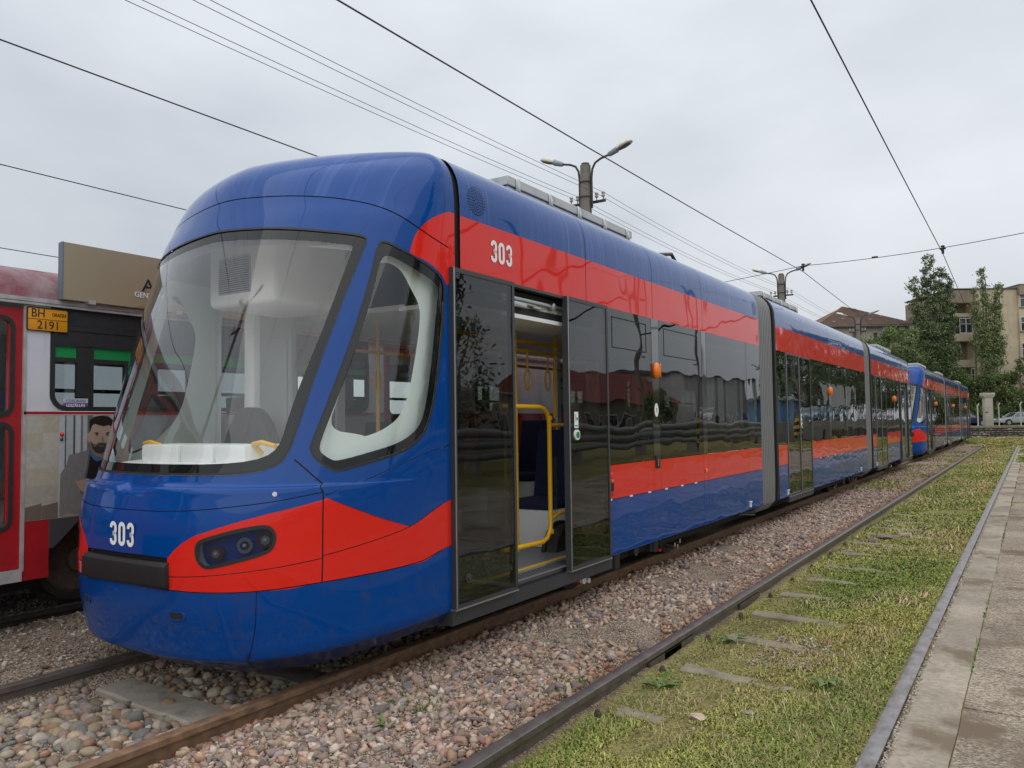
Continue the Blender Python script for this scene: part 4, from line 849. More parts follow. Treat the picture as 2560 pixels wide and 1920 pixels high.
MB().box(-.61, 3.62, -3, 48, -.2, -.014).build('joint_filling', m_soil, PAVE)
X, Yv = field(4000, -.612, -.585, 1.8, 25, 1.5); V, F, C = scatter(SB1[:3], X, Yv, np.full(len(X), -.004), rng.uniform(.004, .012, len(X)), GREY*1.2); tag(np_mesh('joint_crumbs', V, F, m_stone, col=C), 'crumbling mortar along the pavement rail', kind='stuff')

m_crack = mat('crack_filled_with_soil', (.05, .045, .03), .95)
for pts in ([(-.34, 5.62), (-.1, 5.5), (.15, 5.58), (.5, 5.42), (.9, 5.45)], [(-.36, 7.6), (-.2, 7.75), (.1, 7.7), (.4, 7.9)], [(-.2, 3.2), (-.05, 3.6), (-.1, 4.0), (.05, 4.5)]):
    P = []
    for (a, b) in zip(pts[:-1], pts[1:]):
        for k in range(6): t = k/6; P.append((a[0]+(b[0]-a[0])*t+random.uniform(-.012, .012), a[1]+(b[1]-a[1])*t+random.uniform(-.012, .012)))
    V = []; 
    for i, p in enumerate(P): d = Vector(P[min(i+1, len(P)-1)])-Vector(P[max(i-1, 0)]); q = Vector((-d.y, d.x)).normalized()*random.uniform(.001, .005); V += [(p[0]+q.x, p[1]+q.y, .0045), (p[0]-q.x, p[1]-q.y, .0045)]
    MB().add(V, [(2*i, 2*i+1, 2*i+3, 2*i+2) for i in range(len(P)-1)]).build('crack', m_crack, PAVE)
grass_stuff('joint_weeds', 'little weeds growing in the pavement joints', [blades(700, -.365, -.35, 2, 30, .01, .04, .006, LUSH, 1.3, seed=2, thr=.1, zf=lambda x, y: np.zeros_like(x)-.01), blades(900, -.62, -.58, 2, 40, .01, .035, .005, GREEN, 1.2, seed=5, thr=.2, zf=lambda x, y: np.zeros_like(x)-.015)])
# ------------------------------------------------------------------ the old red and white tram on the far track
OX, OW = -6.1, 2.2
m_ored = mat('old_red_paint', (.36, .012, .016), .4, coat=.3, var=.15, vs=5, dirt=(.16, .04, .035, .5), ds=4, dthr=.56, wave=.004)
m_owhite = mat('old_white_paint', (.62, .63, .68), .45, coat=.2, var=.06, vs=4, dirt=(.40, .40, .42, .6), ds=3, dthr=.55, dmap=(1, 3, .6))
m_oroof = mat('dirty_magenta_roof', (.19, .05, .065), .85, var=.3, vs=3, dirt=(.30, .24, .25, .9), ds=2.2, dthr=.42)
m_orail = mat('gutter_metal', (.42, .40, .40), .5, metal=.2, var=.3, vs=8)
m_oblack = mat('window_rubber', (.02, .02, .022), .6, var=.3, vs=20)
m_oplate = mat('amber_number_plate', (.72, .30, .005), .45)
m_board = mat('bronze_billboard', (.33, .27, .18), .35, var=.05, vs=1.5)
m_boardtri = mat('billboard_darker_print', (.27, .21, .135), .35)
m_greenf = mat('green_film', (.015, .27, .075), .3); m_oint = mat('old_interior_grey', (.52, .54, .55), .6)
mt_oglass = glass('old_window_glass', (.52, .56, .57), 1.5)
OT = empty('old_tram', (OX, 0, 0), 0, 'old red and white tram with a bronze billboard on its roof and plate BH 2191', 'tram')
def ob(x0, x1, y0, y1, z0, z1, name, mt, parent=OT, bevel=0): return MB().box(x0, x1, y0, y1, z0, z1).build(name, mt, parent, bevel=bevel)
Yend, Yst = 17.0, -6.0
doors = [(-4.2, -2.9), (1.62, 2.92), (6.75, 8.05), (12.2, 13.5)]
wins = [(-2.6, -.75), (-.55, 1.4), (3.10, 4.98), (5.16, 6.5), (8.5, 9.2), (10.7, 11.6), (13.75, 15.3), (15.5, 16.8)]
edges = sorted([(a, b, 'd') for a, b in doors]+[(a, b, 'w') for a, b in wins]); cur = Yst
def rrect(y0, y1, z0, z1, r, n=5):
    P = []
    for cy, cz, a0 in ((y1-r, z1-r, 0), (y0+r, z1-r, 90), (y0+r, z0+r, 180), (y1-r, z0+r, 270)):
        for i in range(n+1): a = radians(a0+90*i/n); P.append((cy+r*cos(a), cz+r*sin(a)))
    return P
def ring(y0, y1, z0, z1, r, t, x0, x1, name, mt, parent):
    A = rrect(y0, y1, z0, z1, r); B = rrect(y0+t, y1-t, z0+t, z1-t, max(.01, r-t)); n = len(A)
    mb = MB(); V = [(x1, *p) for p in A]+[(x1, *p) for p in B]+[(x0, *p) for p in A]+[(x0, *p) for p in B]; F = []
    for i in range(n): j = (i+1) % n; F += [(i, j, n+j, n+i), (2*n+i, i+0, n*0+j, 2*n+j), (n+i, n+j, 3*n+j, 3*n+i)]
    F = [(i, (i+1) % n, n+(i+1) % n, n+i) for i in range(n)]+[(i, 2*n+i, 2*n+(i+1) % n, (i+1) % n) for i in range(n)]+[(n+i, n+(i+1) % n, 3*n+(i+1) % n, 3*n+i) for i in range(n)]
    return mb.add(V, F).build(name, mt, parent)
for a, b, k in edges:
    if a > cur+.01: ob(-.04, 0, cur, a, 1.62, 2.40, 'white_pillar', m_owhite)
    if k == 'w':
        fr = ring(a, b, 1.625, 2.27, .13, .035, -.03, .008, 'window_frame', m_oblack, OT)
        ob(-.03, .0, a, b, 2.272, 2.40, 'window_header', m_oblack)
        ob(-.02, -.012, a+.03, b-.03, 1.65, 2.0, 'window_pane', mt_oglass if a < 3.2 else mt_clear, fr); 
        mid = a+.16+(b-a)*.10
        ob(-.028, .002, a+.03, b-.03, 1.995, 2.03, 'window_rail', m_oblack, fr); ob(-.028, .003, a+.03, b-.03, 2.115, 2.25, 'window_top', m_oblack, fr)
        ob(-.02, -.012, a+.03, b-.03, 2.03, 2.115, 'vent_pane', m_greenf, fr)
        for y in (a+.20,): ob(-.027, .003, y, y+.13, 1.64, 2.12, 'window_post', m_oblack, fr)
        for y in (a+.58, a+1.15):
            if y < b-.2: ob(-.027, .003, y, y+.035, 1.64, 2.0, 'window_post', m_oblack, fr)
        A = rrect(a, b, 1.625, 2.27, .13)       # wall corners outside the rounded frame
        for c0, cy, cz, mt_ in ((12, a, 1.621, m_owhite), (18, b, 1.621, m_owhite), (0, b, 2.273, m_oblack), (6, a, 2.273, m_oblack)):
            mb = MB().add([(-.002, cy, cz)]+[(-.002, *A[i]) for i in range(c0, c0+6)], [(0, i, i+1) for i in range(1, 6)]); mb.build('window_corner', mt_, OT)
    else:
        for q0, q1 in ((a, (a+b)/2), ((a+b)/2, b)):
            dl = MB().box(-.05, -.012, q0+.008, q0+.10, .5, 2.37).box(-.05, -.012, q1-.10, q1-.008, .5, 2.37).box(-.05, -.012, q0+.1, q1-.1, 2.27, 2.37).box(-.05, -.012, q0+.1, q1-.1, 1.52, 1.60).box(-.05, -.012, q0+.1, q1-.1, .5, .80).build('door', m_ored, OT)
            for z0, z1 in ((1.58, 2.31), (.77, 1.55)):
                f = ring(q0+.07, q1-.06, z0, z1, .09, .03, -.03, -.004, 'door_window', m_oblack, dl); ob(-.03, -.024, q0+.09, q1-.08, z0+.02, z1-.02, 'door_pane', mt_clear, dl)
        ob(-.05, .004, a-.012, a, .48, 2.40, 'door_post', m_orail); ob(-.05, .006, b-.008, b+.014, .48, 2.40, 'door_post', m_orail)
        ob(-.06, .01, a, b, .41, .495, 'door_step', m_orail)
    cur = b
ob(-.04, 0, cur, Yend, 1.62, 2.40, 'white_pillar', m_owhite)
m_arch = mat('wheel_arch_lip', (.05, .055, .06), .5)
m_post_bg = mat('poster_print', (.40, .38, .34), .4, coat=.3)
segs = [(Yst, -4.2), (-2.9, 1.62), (2.92, 6.75), (8.05, 12.2), (13.5, Yend)]
for a, b in segs:
    ob(-.04, 0, a, b, .83, 1.598, 'side_panel', m_post_bg if a == 2.92 else m_ored); ob(-.04, .006, a, b, 1.60, 1.622, 'belt_strip', m_ored)
    w0 = a+.19 if a == 2.92 else a+1.2; w1 = w0+1.95 if a == 2.92 else b-.6
    ob(-.04, 0, a, w0, .41, .828, 'lower_panel', m_ored)
    if w1 < b: ob(-.04, 0, w1, b, .41, .828, 'lower_panel', m_ored)
    MB().box(-.06, .012, w0, min(w1, b), .805, .829).hexa([(-.05, w0, .62), (.012, w0, .62), (.012, w0+.03, .62), (-.05, w0+.03, .62), (-.05, w0, .805), (.012, w0, .805), (.012, w0+.22, .805), (-.05, w0+.22, .805)]).build('wheel_arch_lip', m_arch, OT)
ob(-OW, -.35, Yst, Yend, .28, .42, 'underframe', mt_under); ob(-OW+.1, -.1, Yst, Yend, .80, .84, 'floor', mt_floor)
ob(-OW, -OW+.03, Yst, Yend, .41, 1.55, 'far_wall', m_oint); ob(-OW, -OW+.03, Yst, Yend, 2.15, 2.45, 'far_wall', m_oint); ob(-OW, -.02, Yst, Yend, 2.40, 2.43, 'ceiling', m_oint)
for y in np.arange(Yst+.3, Yend, 1.55): ob(-OW, -OW+.06, y, y+.22, 1.5, 2.2, 'far_window_post', m_oint); ob(-OW+.0, -OW+.02, y, y+1.5, 1.86, 1.90, 'far_window_rail', m_oblack)
for y in np.arange(3.0, Yend-.5, .78):
    if not any(a-.3 < y < b+.1 for a, b in doors): 
        s_ = ob(-.62, -.16, y+.25, y+.62, 1.16, 1.24, 'seat', m_oblack); ob(-.62, -.16, y+.55, y+.62, 1.24, 1.78, 'seat_back', m_oblack, s_, .02)
for y0, z in ((3.47, .47), (5.25, .47)):
    w = MB().cyl((-.36, y0+.02, z), (1, 0, 0), .32, .10, 40).build('wheel', mt_steel, OT, True); MB().cyl((-.30, y0+.02, z), (1, 0, 0), .27, .03, 36, .24).build('wheel_disc', m_plate, w, True, angle=25); MB().cyl((-.27, y0+.02, z), (1, 0, 0), .11, .06, 8).build('axle_box', m_plate, w, bevel=.008); MB().cyl((-.235, y0+.02, z), (1, 0, 0), .03, .02, 10).build('axle_cap', mt_black, w)
    MB().cyl((-.44, y0+.02, z), (1, 0, 0), .36, .03, 40).build('wheel_flange', mt_steel, w, True)
# roof with gutter
RP = [(0.0, 2.455), (-.01, 2.50), (-.05, 2.58), (-.14, 2.66), (-.30, 2.715), (-.6, 2.75), (-1.1, 2.77), (-1.6, 2.75), (-1.9, 2.715), (-2.06, 2.66), (-2.15, 2.58), (-2.2, 2.455)]
MB().loft([[(x, Yst, z) for x, z in RP], [(x, Yend, z) for x, z in RP]]).build('roof', m_oroof, OT, True, angle=50)
MB().box(-.03, .03, Yst, Yend, 2.40, 2.416).box(-.03, .022, Yst, Yend, 2.424, 2.44).box(-.03, .012, Yst, Yend, 2.416, 2.455).build('gutter', m_orail, OT)
# billboard on the roof edge
BB = ob(.03, .065, 3.155, 7.6, 2.462, 2.893, 'billboard', m_board); MB().box(.0, .03, 3.15, 3.156, 2.462, 2.893).box(.03, .067, 3.148, 3.155, 2.46, 2.895).build('billboard_edge', mat('billboard_edge_grey', (.12, .15, .19), .5), BB)
MB().box(.0655, .0665, 3.62, 3.623, 2.6, 2.6).add([(.0662, 3.72, 2.463), (.0662, 4.6, 2.463), (.0662, 4.25, 2.63)], [(0, 1, 2)]).build('printed_triangle', m_boardtri, BB)
for y in (3.35, 4.1): ob(.02, .075, y, y+.05, 2.445, 2.475, 'billboard_clip', m_orail, BB)
text('A', .15, (.0675, 3.84, 2.648), FACE_X, mt_black, BB, 1.15); ob(.066, .0675, 3.965, 3.977, 2.60, 2.695, 'lettering', mt_black, BB)
text('GENTLEM', .062, (.0675, 3.85, 2.568), FACE_X, mt_num, BB, .95)
ob(.066, .0668, 3.77, 3.99, 2.602, 2.604, 'printed_line', m_arch, BB)
# number plate, stop button, stickers
PL = ob(.004, .012, 2.928, 3.222, 2.215, 2.385, 'number_plate', m_oplate, OT, .002); ring(2.926, 3.224, 2.213, 2.387, .012, .006, .006, .016, 'plate_rim', mt_black, PL); ob(.012, .0132, 2.93, 3.22, 2.298, 2.302, 'plate_line', mt_black, PL)
text('BH', .088, (.013, 3.005, 2.342), FACE_X, mt_black, PL, .9); text('ORADEA', .036, (.013, 3.157, 2.34), FACE_X, mt_black, PL, .75); text('2191', .088, (.013, 3.08, 2.257), FACE_X, mt_black, PL, .95)
SK = ob(.0045, .006, 3.197, 3.385, 1.652, 1.722, 'sticker', mat('violet_sticker', (.12, .09, .32), .5), OT); ob(.006, .0065, 3.197, 3.385, 1.688, 1.722, 'sticker_top', mat('pale_sticker', (.55, .53, .6), .5), SK)
text('COBORARE', .031, (.0072, 3.291, 1.703), FACE_X, mat('violet_print', (.20, .17, .38), .5), SK, .93); text('LESZÁLLÁS', .031, (.0072, 3.291, 1.668), FACE_X, mt_num, SK, .93)
b_ = MB().ell((.008, 3.19, 1.452), .02, .014, .016, 12, 8).build('door_call_button', mt_red, OT, True); MB().ell((.006, 3.19, 1.415), .012, .012, .013, 12, 8).build('button_guard', m_arch, b_, True)
MB().cyl((.0, 3.32, 1.735), (0, 1, 0), .008, .06).build('window_catch', mt_black, OT)
# printed poster of a man along the side
PO = ob(.0005, .002, 2.935, 5.6, .832, 1.596, 'poster', m_post_bg)
def flat(name, P, x, col, rough=.45): return MB().add([(x, y, z) for y, z in P], [tuple(range(len(P)))]).build(name, mat('print_'+name, col, rough, coat=.2, var=.12, vs=25), PO)
TC = [(.44, .42, .37), (.50, .49, .45), (.36, .34, .29), (.42, .38, .30), (.47, .44, .38)]
for i in range(2):
    for j in range(5):
        y0 = 2.937+i*.118; z0 = 1.594-(j+1)*.128; flat('tile', [(y0, z0), (y0+.117, z0), (y0+.117, z0+.127), (y0, z0+.127)], .0026, random.choice(TC))
    flat('tile', [(2.937+i*.118, .834), (3.054+i*.118, .834), (3.054+i*.118, .952), (2.937+i*.118, .93)], .0026, (.15, .12, .10))
for y0, y1, c in ((3.174, 3.215, (.44, .47, .50)), (3.215, 3.226, (.10, .11, .11)), (3.226, 3.278, (.40, .43, .45)), (3.278, 3.294, (.08, .085, .085)), (3.294, 3.335, (.46, .49, .51)), (3.335, 3.352, (.16, .17, .17)), (3.352, 3.385, (.42, .45, .47)), (3.385, 3.43, (.14, .15, .14)), (3.43, 3.50, (.44, .46, .47)), (3.50, 3.56, (.2, .21, .2)), (3.56, 3.70, (.42, .45, .47)), (3.70, 3.74, (.1, .11, .11)), (3.74, 4.0, (.40, .42, .44)), (4.0, 4.4, (.33, .35, .36))):
    flat('blurred_wall', [(y0, .90), (y1, .90), (y1, 1.594), (y0, 1.594)], .0024, c)
for nm, P, c in [
 ('neck', [(3.423,1.353),(3.434,1.295),(3.467,1.263),(3.51,1.271),(3.541,1.333)], (.24,.165,.125)),
 ('sweater', [(3.411,1.296),(3.394,1.173),(3.354,.99),(3.336,.834),(3.60,.834),(3.60,.977),(3.58,1.259),(3.461,1.247)], (.018,.012,.016)),
 ('jacket', [(3.402,1.338),(3.36,1.319),(3.248,1.295),(3.229,1.223),(3.185,1.155),(3.18,.905),(3.184,.838),(3.224,.85),(3.336,.836),(3.354,.99),(3.394,1.173),(3.411,1.296)], (.19,.185,.18)),
 ('jacket_side', [(3.56,1.30),(3.70,1.28),(3.77,1.20),(3.80,.86),(3.62,.84),(3.63,1.0),(3.60,1.2)], (.085,.08,.08)),
 ('lapel', [(3.402,1.336),(3.385,1.20),(3.335,1.0),(3.352,.99),(3.394,1.173),(3.412,1.30)], (.10,.097,.097)),
 ('collar', [(3.411,1.333),(3.411,1.286),(3.435,1.254),(3.462,1.237),(3.51,1.25),(3.553,1.29),(3.499,1.266),(3.445,1.284)], (.06,.14,.26)),
 ('face', [(3.385,1.453),(3.38,1.432),(3.391,1.395),(3.407,1.379),(3.423,1.343),(3.445,1.311),(3.482,1.299),(3.52,1.308),(3.563,1.343),(3.59,1.395),(3.602,1.46),(3.594,1.52),(3.48,1.53),(3.421,1.525),(3.406,1.463)], (.44,.31,.245)),
 ('cheek_shade', [(3.52,1.31),(3.563,1.343),(3.59,1.395),(3.602,1.46),(3.598,1.50),(3.575,1.51),(3.568,1.44),(3.545,1.38)], (.23,.16,.125)), ('stubble', [(3.404,1.40),(3.424,1.336),(3.447,1.304),(3.482,1.294),(3.53,1.30),(3.56,1.33),(3.598,1.41),(3.56,1.378),(3.52,1.384),(3.478,1.385),(3.45,1.37),(3.43,1.378)], (.16,.11,.085)),
 ('hair', [(3.400,1.495),(3.401,1.556),(3.441,1.585),(3.506,1.593),(3.566,1.577),(3.600,1.545),(3.606,1.47),(3.594,1.50),(3.55,1.518),(3.518,1.508),(3.48,1.516),(3.442,1.53),(3.421,1.514),(3.409,1.47)], (.02,.013,.010)),
 ('beard', [(3.41,1.39),(3.428,1.342),(3.45,1.31),(3.482,1.297),(3.525,1.305),(3.552,1.333),(3.592,1.392),(3.552,1.365),(3.519,1.374),(3.481,1.375),(3.46,1.357),(3.444,1.347),(3.428,1.363)], (.050,.034,.027)),
 ('brow', [(3.432,1.457),(3.464,1.463),(3.48,1.451),(3.464,1.449)], (.025,.016,.012)), ('brow', [(3.524,1.455),(3.551,1.464),(3.568,1.456),(3.546,1.449)], (.025,.016,.012)),
 ('eye', [(3.445,1.443),(3.462,1.448),(3.475,1.44),(3.46,1.436)], (.03,.025,.025)), ('eye', [(3.527,1.441),(3.542,1.447),(3.558,1.441),(3.543,1.435)], (.03,.025,.025)),
 ('mouth', [(3.471,1.357),(3.492,1.361),(3.525,1.357),(3.498,1.346)], (.22,.11,.095)),
 ('nose', [(3.492,1.39),(3.503,1.435),(3.512,1.435),(3.518,1.388)], (.29,.20,.155)),
 ('hand', [(3.296,1.102),(3.322,1.095),(3.384,1.112),(3.425,1.10),(3.42,1.03),(3.385,1.02),(3.354,1.011),(3.323,1.044)], (.36,.26,.205)),
 ('hand', [(3.194,.836),(3.224,.86),(3.305,.848),(3.331,.836)], (.32,.235,.185))]:
    flat(nm, P, {'neck': .0029, 'sweater': .0030, 'jacket': .0032, 'jacket_side': .0032, 'lapel': .0034, 'collar': .0036, 'face': .0034, 'cheek_shade': .0035, 'stubble': .0036, 'beard': .0037, 'hair': .0039, 'hand': .0040}.get(nm, .0042), c)

# ------------------------------------------------------------------ lamp posts with their low-voltage wires
m_pole = mat('grey_concrete_pole', (.19, .175, .15), .9, var=.25, vs=3, dirt=(.07, .065, .06, .8), ds=2, dthr=.5, dmap=(3, 3, .6))
m_arm = mat('brown_steel_arm', (.045, .035, .034), .6, metal=.2); m_lampw = mat('milky_lamp_cover', (.62, .61, .56), .4); m_lampg = mat('lamp_grey_housing', (.24, .28, .30), .5); m_wire = mat('dark_wire', (.025, .025, .035), .6); m_ins = mat('porcelain_insulator', (.45, .43, .40), .35)
PX = -9.0
INS = [(-.18, -.66), (-.18, -.38), (.18, .28), (.18, .62)]     # crossarm lies along Y: wire ends
def lamp_post(y, label):
    R = empty('lamp_post', (PX, y, 0), 0, label, 'street lamp', 'double-armed concrete lamp posts')
    MB().tube([(0, 0, -.3), (0, 0, 4), (0, 0, 7.78)], [.19, .165, .13], 16).build('post', m_pole, R, True)
    MB().cyl((0, 0, 7.80), (0, 0, 1), .10, .06, 14).build('post_cap', m_arm, R, True)
    for s in (1, -1):
        dd = Vector((s, 0, 0))
        A = MB().tube([(s*.165, 0, 6.70), (s*.165, 0, 7.45), (s*.19, 0, 7.66), (s*.27, 0, 7.80), (s*.42, 0, 7.875), (s*.70, 0, 7.94)], .028, 8).build('lamp_arm', m_arm, R, True)
        p = Vector((s*.66, 0, 7.935)); t = Vector((s*.945, 0, .33)).normalized(); sd = Vector((0, 1, 0)); upv = Vector((-t.z*s, 0, abs(t.x)))
        def sec(k, w, h0, h1): return [p+t*k+sd*w*cos(a)+upv*((h1 if sin(a) > 0 else h0)*abs(sin(a))) *(1 if sin(a) > 0 else -1) for a in np.linspace(0, 2*pi, 14, endpoint=False)]
        H = MB().loft([sec(-.04, .04, .04, .04), sec(0, .07, .06, .06), sec(.22, .08, .07, .08)]).build('lamp_housing', m_lampg, R, True, angle=45)
        MB().loft([sec(.225, .09, .02, .09), sec(.36, .12, .03, .115), sec(.55, .115, .03, .10), sec(.64, .05, .02, .05)]).build('lamp_cover', m_lampw, H, True, angle=60)
        MB().loft([sec(.26, .07, .05, -.025), sec(.42, .10, .06, -.03), sec(.57, .08, .05, -.03)]).build('lamp_glass', mat_lampglass, H, True)
    for z in (7.35, 6.98): MB().cyl((0, 0, z), (0, 0, 1), .158, .03, 16).build('clamp', m_arm, R, True)
    MB().box(-.56, .44, .165, .215, 6.86, 6.92).build('crossarm', m_arm, R)
    for q in (-.51, -.33, .20, .38):
        i = MB().cyl((q, .19, 6.95), (0, 0, 1), .012, .16, 8).build('insulator_pin', m_arm, R); MB().tube([(q, .19, 7.0), (q, .19, 7.03), (q, .19, 7.05), (q, .19, 7.09), (q, .19, 7.12)], [.045, .05, .03, .05, .03], 10).build('insulator', m_ins, i, True)
    MB().tube([(.14, -.05, 6.9), (.17, -.02, 6.2), (.19, 0, 4.5)], .008, 5).build('cable', m_wire, R)
    return R
mat_lampglass = mat('dull_lamp_glass', (.10, .10, .10), .3)
posts = [-3.5, 17.3, 35.6, 53.9]
for y, l in zip(posts[1:], ('concrete lamp post with two arms nearest the front tram', 'second concrete lamp post, behind the first bellows of the tram', 'farthest concrete lamp post, in front of the brown-roofed house')): lamp_post(y, l)
lamp_post(posts[0]+.0, 'concrete lamp post beyond the old tram, left of the picture')
def sag(a, b, s, n=14): return [Vector(a).lerp(Vector(b), i/n)-Vector((0, 0, 4*s*(i/n)*(1-i/n))) for i in range(n+1)]
for q, nm in ((-.51, 'lowest'), (-.33, 'second lowest'), (.20, 'second highest'), (.38, 'highest')):
    P = []
    for a, b in zip(posts[:-1], posts[1:]): P += sag((PX+q, a+.19, 7.10), (PX+q, b+.19, 7.10), .16)
    P += sag((PX+q, posts[-1]+.19, 7.1), (PX-3+q, 74, 6.6), .2)
    P = [p for i, p in enumerate(P) if i == 0 or (p-P[i-1]).length > .01]
    tag(MB().tube(P, .005, 5).build('power_wire', m_wire), '%s of the four thin power wires strung between the lamp posts' % nm, 'wire', 'power wires on the lamp posts')

# ------------------------------------------------------------------ overhead tram wires
def contact(x, pts, label): tag(MB().tube(pts, .0075, 6).build('contact_wire', m_wire), label, 'wire', 'overhead tram wires')
contact(-4.32, sag((-4.32, -6, 4.72), (-4.32, 19.07, 4.88), .06)+sag((-4.32, 19.07, 4.88), (-5.2, 58, 4.7), .12)[1:], 'thick overhead wire running above the blue tram roof')
contact(-1.38, sag((-1.38, -6, 5.1), (-1.38, 17.97, 4.74), .03)+sag((-1.38, 17.97, 4.74), (-1.9, 60, 4.5), .12)[1:], 'overhead wire above the grassy track at the top right')
contact(-7.2, sag((-7.2, -6, 4.85), (-7.2, 30, 4.75), .05), 'highest of the three wires at the left edge, above the old tram')
contact(-10.2, sag((-10.2, -6, 4.7), (-10.2, 30, 4.66), .05), 'middle wire at the left edge, ending behind the tram roof')
contact(-13.2, sag((-13.2, -6, 4.33), (-13.2, 30, 4.3), .05), 'lowest wire at the left edge, just above the billboard')
SP = empty('span_wire', (0, 0, 0), 0, 'cross wire holding up the two overhead wires over the tracks', 'wire')
hang = [Vector((-18, 24, 5.0)), Vector((-9.3, 20.9, 4.98)), Vector((-4.32, 19.07, 5.02)), Vector((-1.38, 17.97, 4.86)), Vector((2.4, 16.6, 4.97)), Vector((7, 14.8, 5.3))]
for a, b in zip(hang[:-1], hang[1:]): MB().tube(sag(a, b, .03), .007, 5).build('span_cable', m_wire, SP)
for p in (hang[2], hang[3]):
    MB().cyl(p-Vector((0, 0, .07)), (0, 0, 1), .024, .10, 10).cyl(p-Vector((0, 0, .02)), (1, 0, 0), .016, .11, 8).cyl(p+Vector((0, 0, .03)), (0, 0, 1), .036, .03, 10).build('wire_clamp', mt_black, SP)
for t in (hang[2].lerp(hang[3], .55), hang[1].lerp(hang[2], .5)):
    MB().cyl(t-Vector((0, 0, .015)), (hang[3]-hang[2]), .022, .12, 10).build('strain_insulator', m_ins if t.x < -5 else m_arm, SP, True)
# ------------------------------------------------------------------ far end of the yard
E_ = Vector((.839, .545, 0)); F_ = Vector((-.545, .839, 0)); ANG = atan2(.545, .839)     # axis along the far facades, axis away from us
m_wstone = [mat('wall_stone', c, .9, var=.3, vs=9, bump=.01, bs=14) for c in ((.26, .22, .18), (.20, .17, .145), (.32, .28, .23), (.16, .14, .12))]
m_mortar = mat('dark_mortar', (.06, .055, .05), .95)
WALL = empty('stone_wall', (-4.7, 64.9, 0), ANG, 'low dry-stone wall across the end of the yard', 'wall')
MB().box(-9, 14, .06, .35, -.3, .66).build('wall_core', m_mortar, WALL); MB().box(-9, 14, -.02, .42, .62, .76).build('wall_coping', mat('mossy_coping', (.17, .16, .11), .95, var=.35, vs=3, bump=.02, bs=6), WALL)
_ws = {}
for j in range(4):
    x = -2.2-.2*j
    while x < 6.5:
        w = random.uniform(.22, .48); k = (random.randrange(6), random.randrange(4))
        if k not in _ws:
            V, F = SB1[k[0]]; me = bpy.data.meshes.new('stone'); me.from_pydata([(v[0]*.5, v[1]*.5, v[2]*.75) for v in V], [], [tuple(f) for f in F]); me.materials.append(m_wstone[k[1]]); _ws[k] = me
        o = bpy.data.objects.new('stone', _ws[k]); COL.objects.link(o); o.parent = WALL; o.location = (x+w/2, .03, .02+j*.165+random.uniform(-.015, .015)); o.scale = (w*1.08, .3, .185); o.rotation_euler = (0, random.uniform(-.08, .08), 0); x += w
PL0 = WALL.matrix_basis
tag(MB().hexa([tuple(Vector((-4.7, 64.9, 0))+E_*a+F_*b+Vector((0, 0, z))) for z in (-.25, .46) for a, b in ((-25, .36), (60, .36), (60, 90), (-60, 90))]).build('raised_lot', m_terrain), 'raised earth behind the stone wall', kind='structure')
# concrete gate pillar and bent-top fence posts
m_cpil = mat('stained_concrete', (.36, .33, .28), .9, var=.18, vs=2, dirt=(.16, .14, .12, .7), ds=1.4, dthr=.52)
G = empty('gate_pillar', (-2.8, 69.85, .46), ANG, 'broad concrete pillar with a wider head standing behind the stone wall', 'pillar')
MB().box(-.29, .29, -.2, .2, 0, 2.36).build('pillar_shaft', m_cpil, G, bevel=.02); MB().hexa([(-.3, -.2, 2.36), (.3, -.2, 2.36), (.3, .2, 2.36), (-.3, .2, 2.36), (-.46, -.22, 2.52), (.46, -.22, 2.52), (.46, .22, 2.52), (-.46, .22, 2.52)]).box(-.46, .46, -.22, .22, 2.52, 2.76).build('pillar_head', m_cpil, G, bevel=.02)
MB().box(-.32, -.1, -.22, -.2, 1.28, 1.34).build('iron_bracket', m_arm, G); MB().tube([(-.3, 0, 2.76), (-.1, 0, 2.86), (.2, 0, 2.84), (.35, 0, 2.76)], .02, 6).build('iron_hook', m_arm, G)
m_fpost = mat('pale_fence_post', (.42, .41, .38), .8, var=.1, vs=5)
for (x, y, h, l) in ((-3.44, 69.4, 1.9, 'thin bent-top fence post between the blue car and the pillar'), (-2.12, 70.3, 1.95, 'thin bent-top fence post in front of the silver car bonnet'), (-.74, 71.1, 2.0, 'thin bent-top fence post in front of the silver car boot')):
    tag(MB().tube([(x, y, .3), (x, y, h+.1), (x-.02, y, h+.3), (x+.10*E_.x, y+.10*E_.y, h+.52)], .045, 8).build('fence_post', m_fpost, None, True), l, 'fence post', 'bent-top fence posts')
for z, nm_ in ((1.0, 'lowest'), (1.5, 'middle'), (2.0, 'top')): tag(MB().tube([(-9, 65.8, z), (-3.44, 69.4, z), (-.74, 71.15, z), (6, 75.5, z)], .006, 4).build('fence_wire', m_wire), nm_+' strand of the wire fence behind the stone wall', 'wire', 'wire fence strands')
